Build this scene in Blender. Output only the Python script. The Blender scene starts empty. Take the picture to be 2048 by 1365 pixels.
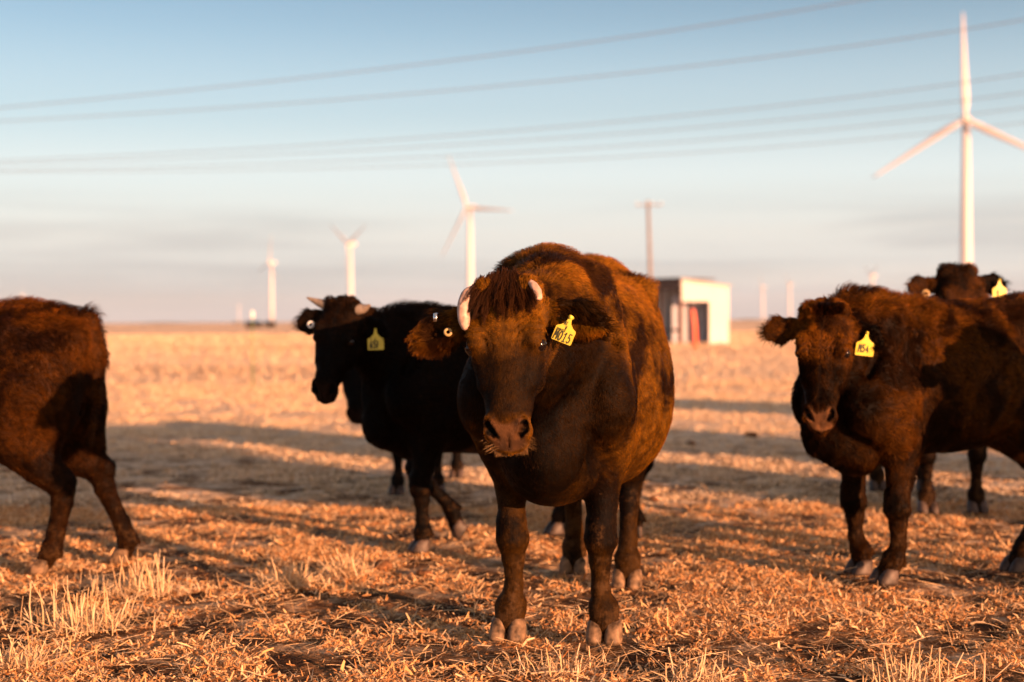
import bpy, math, random
import numpy as np
from mathutils import Vector, Matrix
random.seed(7); RNG = np.random.default_rng(7)
S = bpy.context.scene
COL = S.collection
R = math.radians

# ------------------------------------------------------------------ camera
CAM_H, LENS, PITCH, ROLL = 1.10, 50.0, 0.82, 0.33
FPX = 2048 * LENS / 36.0
cam_d = bpy.data.cameras.new('camera'); cam = bpy.data.objects.new('camera', cam_d); COL.objects.link(cam)
cam_d.lens = LENS; cam_d.sensor_width = 36; cam_d.clip_end = 20000; cam_d.clip_start = 0.05
cam.rotation_mode = 'XYZ'
CAM_M = Matrix.Translation((0, 0, CAM_H)) @ Matrix.Rotation(R(90 - PITCH), 4, 'X') @ Matrix.Rotation(R(-ROLL), 4, 'Z')
cam.matrix_world = CAM_M
cam_d.dof.use_dof = True; cam_d.dof.focus_distance = 4.32; cam_d.dof.aperture_fstop = 2.0
S.camera = cam
S.render.film_transparent = False
S.cycles.use_denoising = True
S.cycles.max_bounces = 6; S.cycles.diffuse_bounces = 3; S.cycles.glossy_bounces = 2
S.cycles.transmission_bounces = 4; S.cycles.transparent_max_bounces = 8
S.cycles.sample_clamp_indirect = 4
try: S.cycles_curves.shape = 'RIBBONS'
except Exception: pass
S.view_settings.view_transform = 'Standard'; S.view_settings.look = 'None'
S.view_settings.exposure = 1.45; S.view_settings.gamma = 1

def at(px, py, Y):
    """world point at depth Y seen at photo pixel (px, py)"""
    d = CAM_M.to_3x3() @ Vector(((px - 1024) / FPX, -(py - 682.5) / FPX, -1))
    return Vector((0, 0, CAM_H)) + d * (Y / d.y)
def gnd(px, py, z=0.0):
    d = CAM_M.to_3x3() @ Vector(((px - 1024) / FPX, -(py - 682.5) / FPX, -1))
    return Vector((0, 0, CAM_H)) + d * ((z - CAM_H) / d.z)

# ------------------------------------------------------------------ sun and sky
SUN_EL, SUN_AZ = 7.4, 42.0          # azimuth: degrees from straight behind the camera towards its right
sdir = Vector((math.sin(R(SUN_AZ)) * math.cos(R(SUN_EL)), -math.cos(R(SUN_AZ)) * math.cos(R(SUN_EL)), math.sin(R(SUN_EL))))
sd = bpy.data.lights.new('sun', 'SUN'); so = bpy.data.objects.new('sun', sd); COL.objects.link(so)
sd.energy = 5.0; sd.angle = R(0.5); sd.color = (1.0, 0.47, 0.235)
so.rotation_euler = (-sdir).to_track_quat('-Z', 'Y').to_euler()

W = bpy.data.worlds.new('World'); S.world = W; W.use_nodes = True
def nodes_of(nt):
    nt.nodes.clear(); return nt.nodes, nt.links
n, l = nodes_of(W.node_tree)
def N(nodes, t, **kw):
    x = nodes.new(t)
    for k, v in kw.items():
        if k.startswith('i_'): x.inputs[k[2:].replace('_', ' ')].default_value = v
        else: setattr(x, k, v)
    return x
def ramp(nodes, stops, interp='LINEAR'):
    r = nodes.new('ShaderNodeValToRGB'); cr = r.color_ramp; cr.interpolation = interp
    while len(cr.elements) < len(stops): cr.elements.new(0.5)
    for e, (p, c) in zip(cr.elements, stops):
        e.position = p; e.color = c if len(c) == 4 else (*c, 1)
    return r
def g(v): return (v, v, v)
sky = N(n, 'ShaderNodeTexSky', sky_type='NISHITA', sun_disc=False, sun_elevation=R(SUN_EL), altitude=300,
        air_density=1.0, dust_density=0.6, ozone_density=1.5)
sky.sun_rotation = math.atan2(sdir.x, sdir.y)
tc = N(n, 'ShaderNodeTexCoord')
sep = N(n, 'ShaderNodeSeparateXYZ'); l.new(tc.outputs['Generated'], sep.inputs[0])
# thin stratus layers: the direction stretched sideways so that the bands lie flat
mp = N(n, 'ShaderNodeMapping'); mp.inputs['Scale'].default_value = (1.6, 1.6, 26); l.new(tc.outputs['Generated'], mp.inputs[0])
c1 = N(n, 'ShaderNodeTexNoise', i_Scale=1.7, i_Detail=5.0, i_Roughness=0.5, i_Distortion=0.25); l.new(mp.outputs[0], c1.inputs['Vector'])
mp2 = N(n, 'ShaderNodeMapping'); mp2.inputs['Scale'].default_value = (1.0, 1.0, 60); mp2.inputs['Location'].default_value = (3, 1, 2); l.new(tc.outputs['Generated'], mp2.inputs[0])
c2 = N(n, 'ShaderNodeTexNoise', i_Scale=1.3, i_Detail=4.0, i_Roughness=0.5); l.new(mp2.outputs[0], c2.inputs['Vector'])
# the veil of cirrus: heavy at the horizon, thinning upward; unseen overhead cloud added as warm fill
veil = ramp(n, [(0.0, g(0.96)), (0.05, g(0.97)), (0.10, g(0.86)), (0.15, g(0.50)), (0.23, g(0.12)), (0.32, g(0.04)), (0.45, g(0.05)), (0.8, g(0.30))], 'EASE')
l.new(sep.outputs['Z'], veil.inputs[0])
vcol = ramp(n, [(0.0, (0.55, 0.52, 0.54)), (0.012, (0.60, 0.58, 0.58)), (0.035, (0.68, 0.68, 0.65)), (0.06, (0.76, 0.75, 0.70)), (0.10, (0.78, 0.84, 0.83)), (0.2, (0.62, 0.77, 0.86)), (0.4, (0.72, 0.64, 0.52)), (0.8, (0.80, 0.62, 0.44))])  # warm upper stops belong to the added overhead cloud
l.new(sep.outputs['Z'], vcol.inputs[0])
# grey undersides and paler streaks, only low down
low = ramp(n, [(0.0, g(0.25)), (0.02, g(0.7)), (0.06, g(0.6)), (0.10, g(0.0))], 'EASE'); l.new(sep.outputs['Z'], low.inputs[0])
band = ramp(n, [(0.38, g(0.0)), (0.62, g(1.0))], 'EASE'); l.new(c1.outputs['Fac'], band.inputs[0])
mA = N(n, 'ShaderNodeMath', operation='MULTIPLY'); l.new(low.outputs[0], mA.inputs[0]); l.new(band.outputs[0], mA.inputs[1])
mxA = N(n, 'ShaderNodeMix', data_type='RGBA'); l.new(mA.outputs[0], mxA.inputs[0]); l.new(vcol.outputs[0], mxA.inputs[6]); mxA.inputs[7].default_value = (0.50, 0.505, 0.50, 1)
band2 = ramp(n, [(0.52, g(0.0)), (0.72, g(0.55))], 'EASE'); l.new(c2.outputs['Fac'], band2.inputs[0])
mB = N(n, 'ShaderNodeMath', operation='MULTIPLY'); l.new(low.outputs[0], mB.inputs[0]); l.new(band2.outputs[0], mB.inputs[1])
mxB = N(n, 'ShaderNodeMix', data_type='RGBA'); l.new(mB.outputs[0], mxB.inputs[0]); l.new(mxA.outputs[2], mxB.inputs[6]); mxB.inputs[7].default_value = (0.80, 0.74, 0.67, 1)
SKY_GAIN = 10.0
# the veil glows warm on the sun's side, behind the camera; strengthened to warm the shade
dt = N(n, 'ShaderNodeVectorMath', operation='DOT_PRODUCT'); l.new(tc.outputs['Generated'], dt.inputs[0]); dt.inputs[1].default_value = tuple(Vector((sdir.x, sdir.y, 0)).normalized())
gl = ramp(n, [(0.0, (1, 1, 1)), (0.5, (1.8, 1.3, 1.05)), (1.0, (8.0, 4.2, 2.0))], 'EASE'); l.new(dt.outputs['Value'], gl.inputs[0])
glm = N(n, 'ShaderNodeMix', data_type='RGBA', blend_type='MULTIPLY'); glm.inputs[0].default_value = 1; l.new(mxB.outputs[2], glm.inputs[6]); l.new(gl.outputs[0], glm.inputs[7])
sc1 = N(n, 'ShaderNodeVectorMath', operation='SCALE'); sc1.inputs['Scale'].default_value = 5.4; l.new(glm.outputs[2], sc1.inputs[0])
tint = N(n, 'ShaderNodeMix', data_type='RGBA', blend_type='MULTIPLY'); tint.inputs[0].default_value = 1; l.new(sky.outputs[0], tint.inputs[6]); tint.inputs[7].default_value = (.66, .72, .79, 1)
mx = N(n, 'ShaderNodeMix', data_type='RGBA'); l.new(veil.outputs[0], mx.inputs[0]); l.new(tint.outputs[2], mx.inputs[6]); l.new(sc1.outputs[0], mx.inputs[7])
bg = N(n, 'ShaderNodeBackground', i_Strength=0.075); l.new(mx.outputs[2], bg.inputs[0])
wo = N(n, 'ShaderNodeOutputWorld'); l.new(bg.outputs[0], wo.inputs[0])

# ------------------------------------------------------------------ helpers
def tag(o, label=None, cat=None, group=None, kind=None):
    if label: o['label'] = label
    if cat: o['category'] = cat
    if group: o['group'] = group
    if kind: o['kind'] = kind
    return o
def link(name, data, parent=None, mat=None):
    o = bpy.data.objects.new(name, data); COL.objects.link(o)
    if parent is not None: o.parent = parent
    if mat is not None: data.materials.append(mat)
    return o
def empty(name, loc=(0, 0, 0), rz=0):
    o = bpy.data.objects.new(name, None); COL.objects.link(o); o.location = loc; o.rotation_euler = (0, 0, rz); return o
def np_mesh(name, V, F, smooth=True):
    """V (n,3), F (m,3|4) arrays"""
    me = bpy.data.meshes.new(name); V = np.asarray(V, np.float32); F = np.asarray(F, np.int32)
    me.vertices.add(len(V)); me.vertices.foreach_set('co', V.ravel())
    k = F.shape[1]
    me.loops.add(F.size); me.loops.foreach_set('vertex_index', F.ravel())
    me.polygons.add(len(F)); me.polygons.foreach_set('loop_start', np.arange(0, F.size, k, dtype=np.int32))
    try: me.polygons.foreach_set('loop_total', np.full(len(F), k, np.int32))
    except Exception: pass
    me.update(calc_edges=True)
    if smooth: me.polygons.foreach_set('use_smooth', np.ones(len(F), bool))
    return me
def py_mesh(name, V, F, smooth=False):
    me = bpy.data.meshes.new(name); me.from_pydata([tuple(v) for v in V], [], F); me.update()
    if smooth: me.polygons.foreach_set('use_smooth', np.ones(len(me.polygons), bool))
    return me
class MB:
    def __init__(s): s.V = []; s.F = []
    def box(s, x0, x1, y0, y1, z0, z1):
        b = len(s.V); s.V += [(x, y, z) for z in (z0, z1) for y in (y0, y1) for x in (x0, x1)]
        s.F += [tuple(b + i for i in f) for f in ((0, 2, 3, 1), (4, 5, 7, 6), (0, 1, 5, 4), (2, 6, 7, 3), (0, 4, 6, 2), (1, 3, 7, 5))]; return s
    def tube(s, pts, rad, seg=10, cap=True):
        pts = [Vector(p) for p in pts]; b = len(s.V); m = len(pts)
        up = Vector((0, 0, 1))
        for i, p in enumerate(pts):
            t = (pts[min(i + 1, m - 1)] - pts[max(i - 1, 0)]).normalized()
            a = t.cross(up if abs(t.z) < 0.95 else Vector((1, 0, 0))).normalized(); c = t.cross(a)
            r = rad[i] if hasattr(rad, '__len__') else rad
            ra, rb = r if hasattr(r, '__len__') else (r, r)
            for k in range(seg):
                q = 2 * math.pi * k / seg; s.V.append(tuple(p + a * math.cos(q) * ra + c * math.sin(q) * rb))
        for i in range(m - 1):
            for k in range(seg):
                k2 = (k + 1) % seg
                s.F.append((b + i * seg + k, b + i * seg + k2, b + (i + 1) * seg + k2, b + (i + 1) * seg + k))
        if cap:
            s.F.append(tuple(b + k for k in range(seg))[::-1]); s.F.append(tuple(b + (m - 1) * seg + k for k in range(seg)))
        return s
    def prism(s, poly, y0, y1):
        """polygon in x,z extruded along y"""
        b = len(s.V); k = len(poly)
        s.V += [(x, y0, z) for x, z in poly] + [(x, y1, z) for x, z in poly]
        s.F.append(tuple(b + i for i in range(k))); s.F.append(tuple(b + k + i for i in range(k))[::-1])
        for i in range(k): j = (i + 1) % k; s.F.append((b + i, b + k + i, b + k + j, b + j))
        return s
    def build(s, name, mat, parent=None, smooth=False):
        return link(name, py_mesh(name, s.V, s.F, smooth), parent, mat)
def copy_tree(o, parent=None):
    c = o.copy(); COL.objects.link(c); c.parent = parent
    for ch in list(o.children): copy_tree(ch, c)
    return c
def sines(P, f, seed, oct=5):
    """smooth pseudo-noise about -1..1 from sums of rotated sines; P (n,3)"""
    rr = np.random.default_rng(seed); out = np.zeros(len(P), np.float32)
    for i in range(oct):
        d = rr.normal(size=3); d /= np.linalg.norm(d); ff = f * (0.7 + 0.8 * rr.random())
        d2 = rr.normal(size=3); d2 /= np.linalg.norm(d2)
        out += np.sin((P @ d) * ff * 2 * math.pi + rr.random() * 6.28 + 1.7 * np.sin((P @ d2) * ff * 3.1 + i))
    return out / oct * 1.4

# ------------------------------------------------------------------ materials
def mat_new(name):
    m = bpy.data.materials.new(name); m.use_nodes = True
    nn, ll = nodes_of(m.node_tree); return m, nn, ll
def simple(name, col, rough=0.6, spec=0.4, noise=0.0, nscale=8.0, metal=0.0, bump=0.0):
    m, nn, ll = mat_new(name)
    b = N(nn, 'ShaderNodeBsdfPrincipled'); b.inputs['Roughness'].default_value = rough
    b.inputs['Specular IOR Level'].default_value = spec; b.inputs['Metallic'].default_value = metal
    o = N(nn, 'ShaderNodeOutputMaterial'); ll.new(b.outputs[0], o.inputs[0])
    b.inputs['Base Color'].default_value = (*col, 1)
    if noise or bump:
        t = N(nn, 'ShaderNodeTexCoord'); z = N(nn, 'ShaderNodeTexNoise', i_Scale=nscale, i_Detail=6.0); ll.new(t.outputs['Object'], z.inputs['Vector'])
        r = ramp(nn, [(0.3, tuple(c * (1 - noise) for c in col)), (0.7, tuple(min(1, c * (1 + noise)) for c in col))]); ll.new(z.outputs['Fac'], r.inputs[0])
        ll.new(r.outputs[0], b.inputs['Base Color'])
        if bump:
            bp = N(nn, 'ShaderNodeBump', i_Strength=0.6, i_Distance=bump); ll.new(z.outputs['Fac'], bp.inputs['Height']); ll.new(bp.outputs[0], b.inputs['Normal'])
    return m

def coat_material(name, dark, light, mud, patch=3.0, bias=0.5, hair=False, mud_amt=0.6, nose=1.0):
    """cattle coat: dark and light patches, dried mud low on the legs, bare nose leather where attribute 'nose' is 1"""
    m, nn, ll = mat_new(name)
    t = N(nn, 'ShaderNodeTexCoord')
    n1 = N(nn, 'ShaderNodeTexNoise', i_Scale=patch, i_Detail=5.0, i_Roughness=0.6, i_Distortion=0.8); ll.new(t.outputs['Object'], n1.inputs['Vector'])
    r1 = ramp(nn, [(bias - 0.07, dark), (bias + 0.02, tuple(c * .75 for c in light)), (bias + 0.16, light)]); ll.new(n1.outputs['Fac'], r1.inputs[0])
    n2 = N(nn, 'ShaderNodeTexNoise', i_Scale=patch * 11, i_Detail=4.0, i_Roughness=0.7); ll.new(t.outputs['Object'], n2.inputs['Vector'])
    r2 = ramp(nn, [(0.35, g(0.45)), (0.65, g(1.35))]); ll.new(n2.outputs['Fac'], r2.inputs[0])
    mm = N(nn, 'ShaderNodeMix', data_type='RGBA', blend_type='MULTIPLY'); mm.inputs[0].default_value = 1; ll.new(r1.outputs[0], mm.inputs[6]); ll.new(r2.outputs[0], mm.inputs[7])
    # mud and dust: heavier near the hooves, flecks elsewhere
    sx = N(nn, 'ShaderNodeSeparateXYZ'); ll.new(t.outputs['Object'], sx.inputs[0])
    mr = N(nn, 'ShaderNodeMapRange'); mr.inputs[1].default_value = 0.02; mr.inputs[2].default_value = 0.62; mr.inputs[3].default_value = 0.13; mr.inputs[4].default_value = -0.07; ll.new(sx.outputs['Z'], mr.inputs[0])
    n3 = N(nn, 'ShaderNodeTexNoise', i_Scale=16.0, i_Detail=6.0, i_Roughness=0.75); ll.new(t.outputs['Object'], n3.inputs['Vector'])
    ad = N(nn, 'ShaderNodeMath', operation='ADD'); ll.new(n3.outputs['Fac'], ad.inputs[0]); ll.new(mr.outputs[0], ad.inputs[1])
    r3 = ramp(nn, [(0.57, g(0)), (0.67, g(mud_amt))]); ll.new(ad.outputs[0], r3.inputs[0])
    m2 = N(nn, 'ShaderNodeMix', data_type='RGBA'); ll.new(r3.outputs[0], m2.inputs[0]); ll.new(mm.outputs[2], m2.inputs[6]); m2.inputs[7].default_value = (*mud, 1)
    col = m2.outputs[2]
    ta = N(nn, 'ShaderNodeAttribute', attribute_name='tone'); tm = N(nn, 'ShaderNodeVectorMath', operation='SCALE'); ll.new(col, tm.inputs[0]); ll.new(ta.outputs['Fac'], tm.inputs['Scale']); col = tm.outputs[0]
    b = N(nn, 'ShaderNodeBsdfPrincipled'); o = N(nn, 'ShaderNodeOutputMaterial')
    if hair:
        b.inputs['Roughness'].default_value = 0.42; b.inputs['Specular IOR Level'].default_value = 0.18; b.inputs['Specular Tint'].default_value = (1.0, .50, .20, 1)
        hi = N(nn, 'ShaderNodeHairInfo')
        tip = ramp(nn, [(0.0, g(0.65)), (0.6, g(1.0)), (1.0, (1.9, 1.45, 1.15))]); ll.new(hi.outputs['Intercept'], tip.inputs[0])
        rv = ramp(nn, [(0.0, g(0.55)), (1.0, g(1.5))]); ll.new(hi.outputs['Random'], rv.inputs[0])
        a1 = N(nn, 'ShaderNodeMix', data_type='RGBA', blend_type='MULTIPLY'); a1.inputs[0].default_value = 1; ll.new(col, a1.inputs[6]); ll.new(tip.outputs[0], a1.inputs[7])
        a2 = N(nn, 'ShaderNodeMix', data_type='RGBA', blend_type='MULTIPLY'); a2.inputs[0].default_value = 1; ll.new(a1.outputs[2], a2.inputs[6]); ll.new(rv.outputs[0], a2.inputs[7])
        ll.new(a2.outputs[2], b.inputs['Base Color'])
        tr = N(nn, 'ShaderNodeBsdfTranslucent'); ll.new(a2.outputs[2], tr.inputs[0])
        ms = N(nn, 'ShaderNodeMixShader'); ms.inputs[0].default_value = 0.22; ll.new(b.outputs[0], ms.inputs[1]); ll.new(tr.outputs[0], ms.inputs[2])
        ll.new(ms.outputs[0], o.inputs[0])
    else:
        at_ = N(nn, 'ShaderNodeAttribute', attribute_name='nose')
        n4 = N(nn, 'ShaderNodeTexVoronoi', i_Scale=420.0); ll.new(t.outputs['Object'], n4.inputs['Vector'])
        n5 = N(nn, 'ShaderNodeTexNoise', i_Scale=22.0, i_Detail=4.0); ll.new(t.outputs['Object'], n5.inputs['Vector'])
        r5 = ramp(nn, [(0.35, tuple(c * nose for c in (0.045, 0.022, 0.011))), (0.65, tuple(c * nose for c in (0.125, 0.058, 0.024)))]); ll.new(n5.outputs['Fac'], r5.inputs[0])
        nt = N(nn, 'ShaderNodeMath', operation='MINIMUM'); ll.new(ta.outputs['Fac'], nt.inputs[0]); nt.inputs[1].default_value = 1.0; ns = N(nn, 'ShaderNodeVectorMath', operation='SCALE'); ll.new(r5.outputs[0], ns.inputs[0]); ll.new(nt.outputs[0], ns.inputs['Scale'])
        m3 = N(nn, 'ShaderNodeMix', data_type='RGBA'); ll.new(at_.outputs['Fac'], m3.inputs[0]); ll.new(col, m3.inputs[6]); ll.new(ns.outputs[0], m3.inputs[7])
        ll.new(m3.outputs[2], b.inputs['Base Color'])
        rr_ = N(nn, 'ShaderNodeMapRange'); rr_.inputs[3].default_value = 0.62; rr_.inputs[4].default_value = 0.30; ll.new(at_.outputs['Fac'], rr_.inputs[0]); ll.new(rr_.outputs[0], b.inputs['Roughness'])
        b.inputs['Specular IOR Level'].default_value = 0.07
        st = N(nn, 'ShaderNodeMapping'); st.inputs['Scale'].default_value = (60, 60, 25); ll.new(t.outputs['Object'], st.inputs[0])
        n6 = N(nn, 'ShaderNodeTexNoise', i_Scale=1.6, i_Detail=5.0, i_Roughness=0.65, i_Distortion=1.2); ll.new(st.outputs[0], n6.inputs['Vector'])
        hm = N(nn, 'ShaderNodeMix', data_type='FLOAT'); ll.new(at_.outputs['Fac'], hm.inputs[0]); ll.new(n6.outputs['Fac'], hm.inputs[2]); ll.new(n4.outputs['Distance'], hm.inputs[3])
        bp = N(nn, 'ShaderNodeBump', i_Strength=0.7, i_Distance=0.006); ll.new(hm.outputs[0], bp.inputs['Height']); ll.new(bp.outputs[0], b.inputs['Normal'])
        ll.new(b.outputs[0], o.inputs[0])
    return m

M = {}
M['eye'] = simple('eye_dark', (0.006, 0.004, 0.004), 0.10, 0.35)
M['lid'] = simple('eyelid_skin', (0.02, 0.011, 0.008), 0.4, 0.4)
M['horn_pale'] = simple('pale_horn', (0.44, 0.30, 0.24), 0.55, 0.3, noise=0.55, nscale=46, bump=0.005)
M['horn_grey'] = simple('grey_horn', (0.20, 0.165, 0.135), 0.45, 0.4, noise=0.35, nscale=22, bump=0.002)
M['hoof'] = simple('hoof_horn', (0.15, 0.095, 0.055), 0.6, 0.25, noise=0.85, nscale=34, bump=0.003)
M['hoof_dark'] = simple('dark_hoof_horn', (0.06, 0.042, 0.034), 0.55, 0.35, noise=0.7, nscale=20, bump=0.003)
M['tag'] = simple('yellow_tag_plastic', (0.62, 0.52, 0.06), 0.4, 0.4, noise=0.10, nscale=30)
M['ink'] = simple('tag_ink', (0.035, 0.04, 0.02), 0.6)
M['metal'] = simple('clip_metal', (0.8, 0.8, 0.8), 0.25, 0.5, metal=1.0)
M['button'] = simple('pale_button_plastic', (0.34, 0.24, 0.10), 0.45)
M['button_white'] = simple('white_button_plastic', (0.72, 0.72, 0.70), 0.45)

# ------------------------------------------------------------------ implicit modelling
class Field:
    def __init__(s, lo, hi, h):
        s.lo = np.array(lo, np.float32); s.h = h
        s.n = np.ceil((np.array(hi) - s.lo) / h).astype(int) + 1
        s.F = np.full(s.n, 1.0, np.float32)
    def sub(s, lo, hi):
        a = np.clip(np.floor((np.array(lo) - s.lo) / s.h).astype(int), 0, s.n); b = np.clip(np.ceil((np.array(hi) - s.lo) / s.h).astype(int) + 1, 0, s.n)
        if (b <= a).any(): return None, None
        ax = [s.lo[i] + s.h * np.arange(a[i], b[i], dtype=np.float32) for i in range(3)]
        return tuple(slice(a[i], b[i]) for i in range(3)), (ax[0][:, None, None], ax[1][None, :, None], ax[2][None, None, :])
    def put(s, lo, hi, fn, k=0.03, op='add'):
        sl, X = s.sub(np.array(lo) - k - 0.03, np.array(hi) + k + 0.03)
        if sl is None: return
        d = fn(*X).astype(np.float32); f = s.F[sl]
        if op == 'add':
            h = np.clip(0.5 + 0.5 * (d - f) / k, 0, 1); s.F[sl] = d * (1 - h) + f * h - k * h * (1 - h)
        else:
            h = np.clip(0.5 - 0.5 * (f + d) / k, 0, 1); s.F[sl] = f * (1 - h) - d * h + k * h * (1 - h)
    def ell(s, A, B, r0, r1, up=(0, 0, 1), k=0.03, op='add'):
        """capsule from A to B with an elliptic section; r = (sideways, along up)"""
        A = np.array(A, float); B = np.array(B, float)
        if not hasattr(r0, '__len__'): r0 = (r0, r0)
        if not hasattr(r1, '__len__'): r1 = (r1, r1)
        T = B - A; L = np.linalg.norm(T) + 1e-6; T = T / L
        U = np.array(up, float); U = U - T * (U @ T)
        if np.linalg.norm(U) < 1e-3: U = np.cross(T, (1, 0, 0.01))
        U /= np.linalg.norm(U); Sd = np.cross(T, U)
        def fn(x, y, z):
            x = x - A[0]; y = y - A[1]; z = z - A[2]
            t = x * T[0] + y * T[1] + z * T[2]; sv = x * Sd[0] + y * Sd[1] + z * Sd[2]; u = x * U[0] + y * U[1] + z * U[2]
            q = np.clip(t / L, 0, 1); a = r0[0] + (r1[0] - r0[0]) * q; b = r0[1] + (r1[1] - r0[1]) * q
            e = (t - q * L); mn = np.minimum(a, b)
            return (np.sqrt((sv / a) ** 2 + (u / b) ** 2 + (e / ((a + b) * 0.5)) ** 2) - 1) * mn
        rm = max(*r0, *r1)
        s.put(np.minimum(A, B) - rm, np.maximum(A, B) + rm, fn, k, op)
    def chain(s, pts, rad, up=(0, 0, 1), k=0.02):
        for i in range(len(pts) - 1): s.ell(pts[i], pts[i + 1], rad[i], rad[i + 1], up, k)
    def mesh(s):
        F = s.F; nx, ny, nz = F.shape; neg = F < 0
        c = np.zeros((nx - 1, ny - 1, nz - 1), np.uint8)
        offs = [(i, j, k) for i in (0, 1) for j in (0, 1) for k in (0, 1)]
        for (i, j, k) in offs: c += neg[i:nx - 1 + i, j:ny - 1 + j, k:nz - 1 + k]
        act = (c > 0) & (c < 8); I = np.argwhere(act); idx = np.full(act.shape, -1, np.int32); idx[act] = np.arange(len(I))
        val = {o: F[I[:, 0] + o[0], I[:, 1] + o[1], I[:, 2] + o[2]] for o in offs}
        P = np.zeros((len(I), 3), np.float32); cnt = np.zeros(len(I), np.float32)
        for a in offs:
            for ax in range(3):
                if a[ax]: continue
                b = list(a); b[ax] = 1; b = tuple(b)
                fa, fb = val[a], val[b]; m = (fa < 0) != (fb < 0)
                t = np.where(m, fa / np.where(m, fa - fb, 1), 0)
                for d in range(3): P[:, d] += np.where(m, a[d] + (t if d == ax else 0), 0)
                cnt += m
        P = (I + P / cnt[:, None]) * s.h + s.lo
        Q = []
        for ax in range(3):
            sa = [slice(None)] * 3; sb = [slice(None)] * 3; sa[ax] = slice(0, -1); sb[ax] = slice(1, None)
            a, b = neg[tuple(sa)], neg[tuple(sb)]
            e = np.argwhere(a != b); o1, o2 = [d for d in range(3) if d != ax]
            e = e[(e[:, o1] > 0) & (e[:, o2] > 0) & (e[:, o1] < F.shape[o1] - 1) & (e[:, o2] < F.shape[o2] - 1)]
            fl = a[e[:, 0], e[:, 1], e[:, 2]]
            q = []
            for (d1, d2) in ((1, 1), (0, 1), (0, 0), (1, 0)):
                f = e.copy(); f[:, o1] -= d1; f[:, o2] -= d2; q.append(idx[f[:, 0], f[:, 1], f[:, 2]])
            q = np.stack(q, 1); flip = fl if ax != 1 else ~fl
            q[~flip] = q[~flip][:, ::-1]; Q.append(q)
        Q = np.concatenate(Q); Q = Q[(Q >= 0).all(1)]
        return P, Q

def vnormals(P, Q):
    n_ = np.cross(P[Q[:, 2]] - P[Q[:, 0]], P[Q[:, 3]] - P[Q[:, 1]]); vn = np.zeros_like(P)
    for k in range(4): np.add.at(vn, Q[:, k], n_)
    return vn / (np.linalg.norm(vn, axis=1, keepdims=True) + 1e-9), np.linalg.norm(n_, axis=1) * 0.5

def unit(v): v = np.array(v, float); return v / np.linalg.norm(v)
HS = np.array([  # head stations: u, half width, top w, bottom w, taper of the top
    (-.075, .012, -.07, -.10, 0), (-.05, .055, -.035, -.13, 0), (-.01, .088, -.004, -.165, 0), (.04, .105, .010, -.19, 0), (.10, .114, .014, -.205, 0),
    (.16, .116, .010, -.212, .08), (.21, .109, .002, -.212, .16), (.27, .098, -.006, -.198, .24), (.33, .088, -.008, -.172, .26), (.385, .080, -.010, -.152, .22),
    (.42, .070, -.018, -.145, .1), (.45, .071, -.038, -.142, 0), (.478, .066, -.062, -.138, 0), (.50, .054, -.083, -.130, 0), (.518, .030, -.098, -.118, 0), (.525, .008, -.105, -.112, 0)])

def smooth_interp(x, xs, ys):
    """monotone-ish cubic (Catmull-Rom) interpolation"""
    i = np.clip(np.searchsorted(xs, x) - 1, 0, len(xs) - 2); x0, x1 = xs[i], xs[i + 1]; t = np.clip((x - x0) / (x1 - x0), 0, 1)
    m = np.gradient(ys, xs); h = x1 - x0
    return (2*t**3 - 3*t**2 + 1) * ys[i] + (t**3 - 2*t**2 + t) * h * m[i] + (-2*t**3 + 3*t**2) * ys[i + 1] + (t**3 - t**2) * h * m[i + 1]

TORSO = np.array([  # x, half width, top z, bottom z
    (-.84, .02, 1.10, 1.02), (-.81, .10, 1.20, .90), (-.74, .185, 1.262, .74), (-.62, .235, 1.295, .66), (-.48, .275, 1.310, .62), (-.30, .325, 1.290, .555),
    (-.08, .375, 1.275, .49), (.12, .385, 1.272, .465), (.30, .355, 1.285, .475), (.45, .290, 1.305, .485), (.58, .220, 1.310, .525), (.70, .165, 1.24, .56),
    (.78, .15, 1.14, .60), (.83, .06, 1.02, .70), (.845, .02, .92, .78)])

def head_frame(poll, udir, wdir, hs=1.0):
    u = unit(udir); w = np.array(wdir, float); w = w - u * (w @ u); w = unit(w); v = np.cross(w, u)   # v: towards the animal's left
    return dict(o=np.array(poll, float), u=u, v=v, w=w, s=hs)
def hp(H, u, v, w): return H['o'] + (H['u'] * u + H['v'] * v + H['w'] * w) * H['s']

DEF_LEGS = {  # joints: points and radii; y sign applied
    'FL': [((.50, .17, .86), (.105, .14)), ((.44, .165, .64), (.063, .088)), ((.465, .155, .41), (.046, .052)), ((.464, .152, .355), (.053, .053)), ((.460, .15, .29), (.036, .039)), ((.457, .15, .19), (.029, .033)), ((.455, .15, .125), (.043, .045)), ((.470, .15, .062), (.038, .038))],
    'HL': [((-.56, .17, .88), (.14, .19)), ((-.50, .19, .70), (.105, .15)), ((-.63, .17, .52), (.060, .078)), ((-.715, .165, .445), (.047, .062)), ((-.70, .163, .36), (.040, .048)), ((-.675, .16, .20), (.036, .040)), ((-.665, .16, .125), (.047, .049)), ((-.648, .16, .062), (.039, .039))]}

def leg(base, moves=None, side=1):
    """moves: {joint index: (dx, dy, dz)}"""
    out = []
    for i, (p, r) in enumerate(DEF_LEGS[base]):
        d = (moves or {}).get(i, (0, 0, 0)); out.append(((p[0] + d[0], side * (p[1] + d[1]), p[2] + d[2]), r))
    return out

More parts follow.
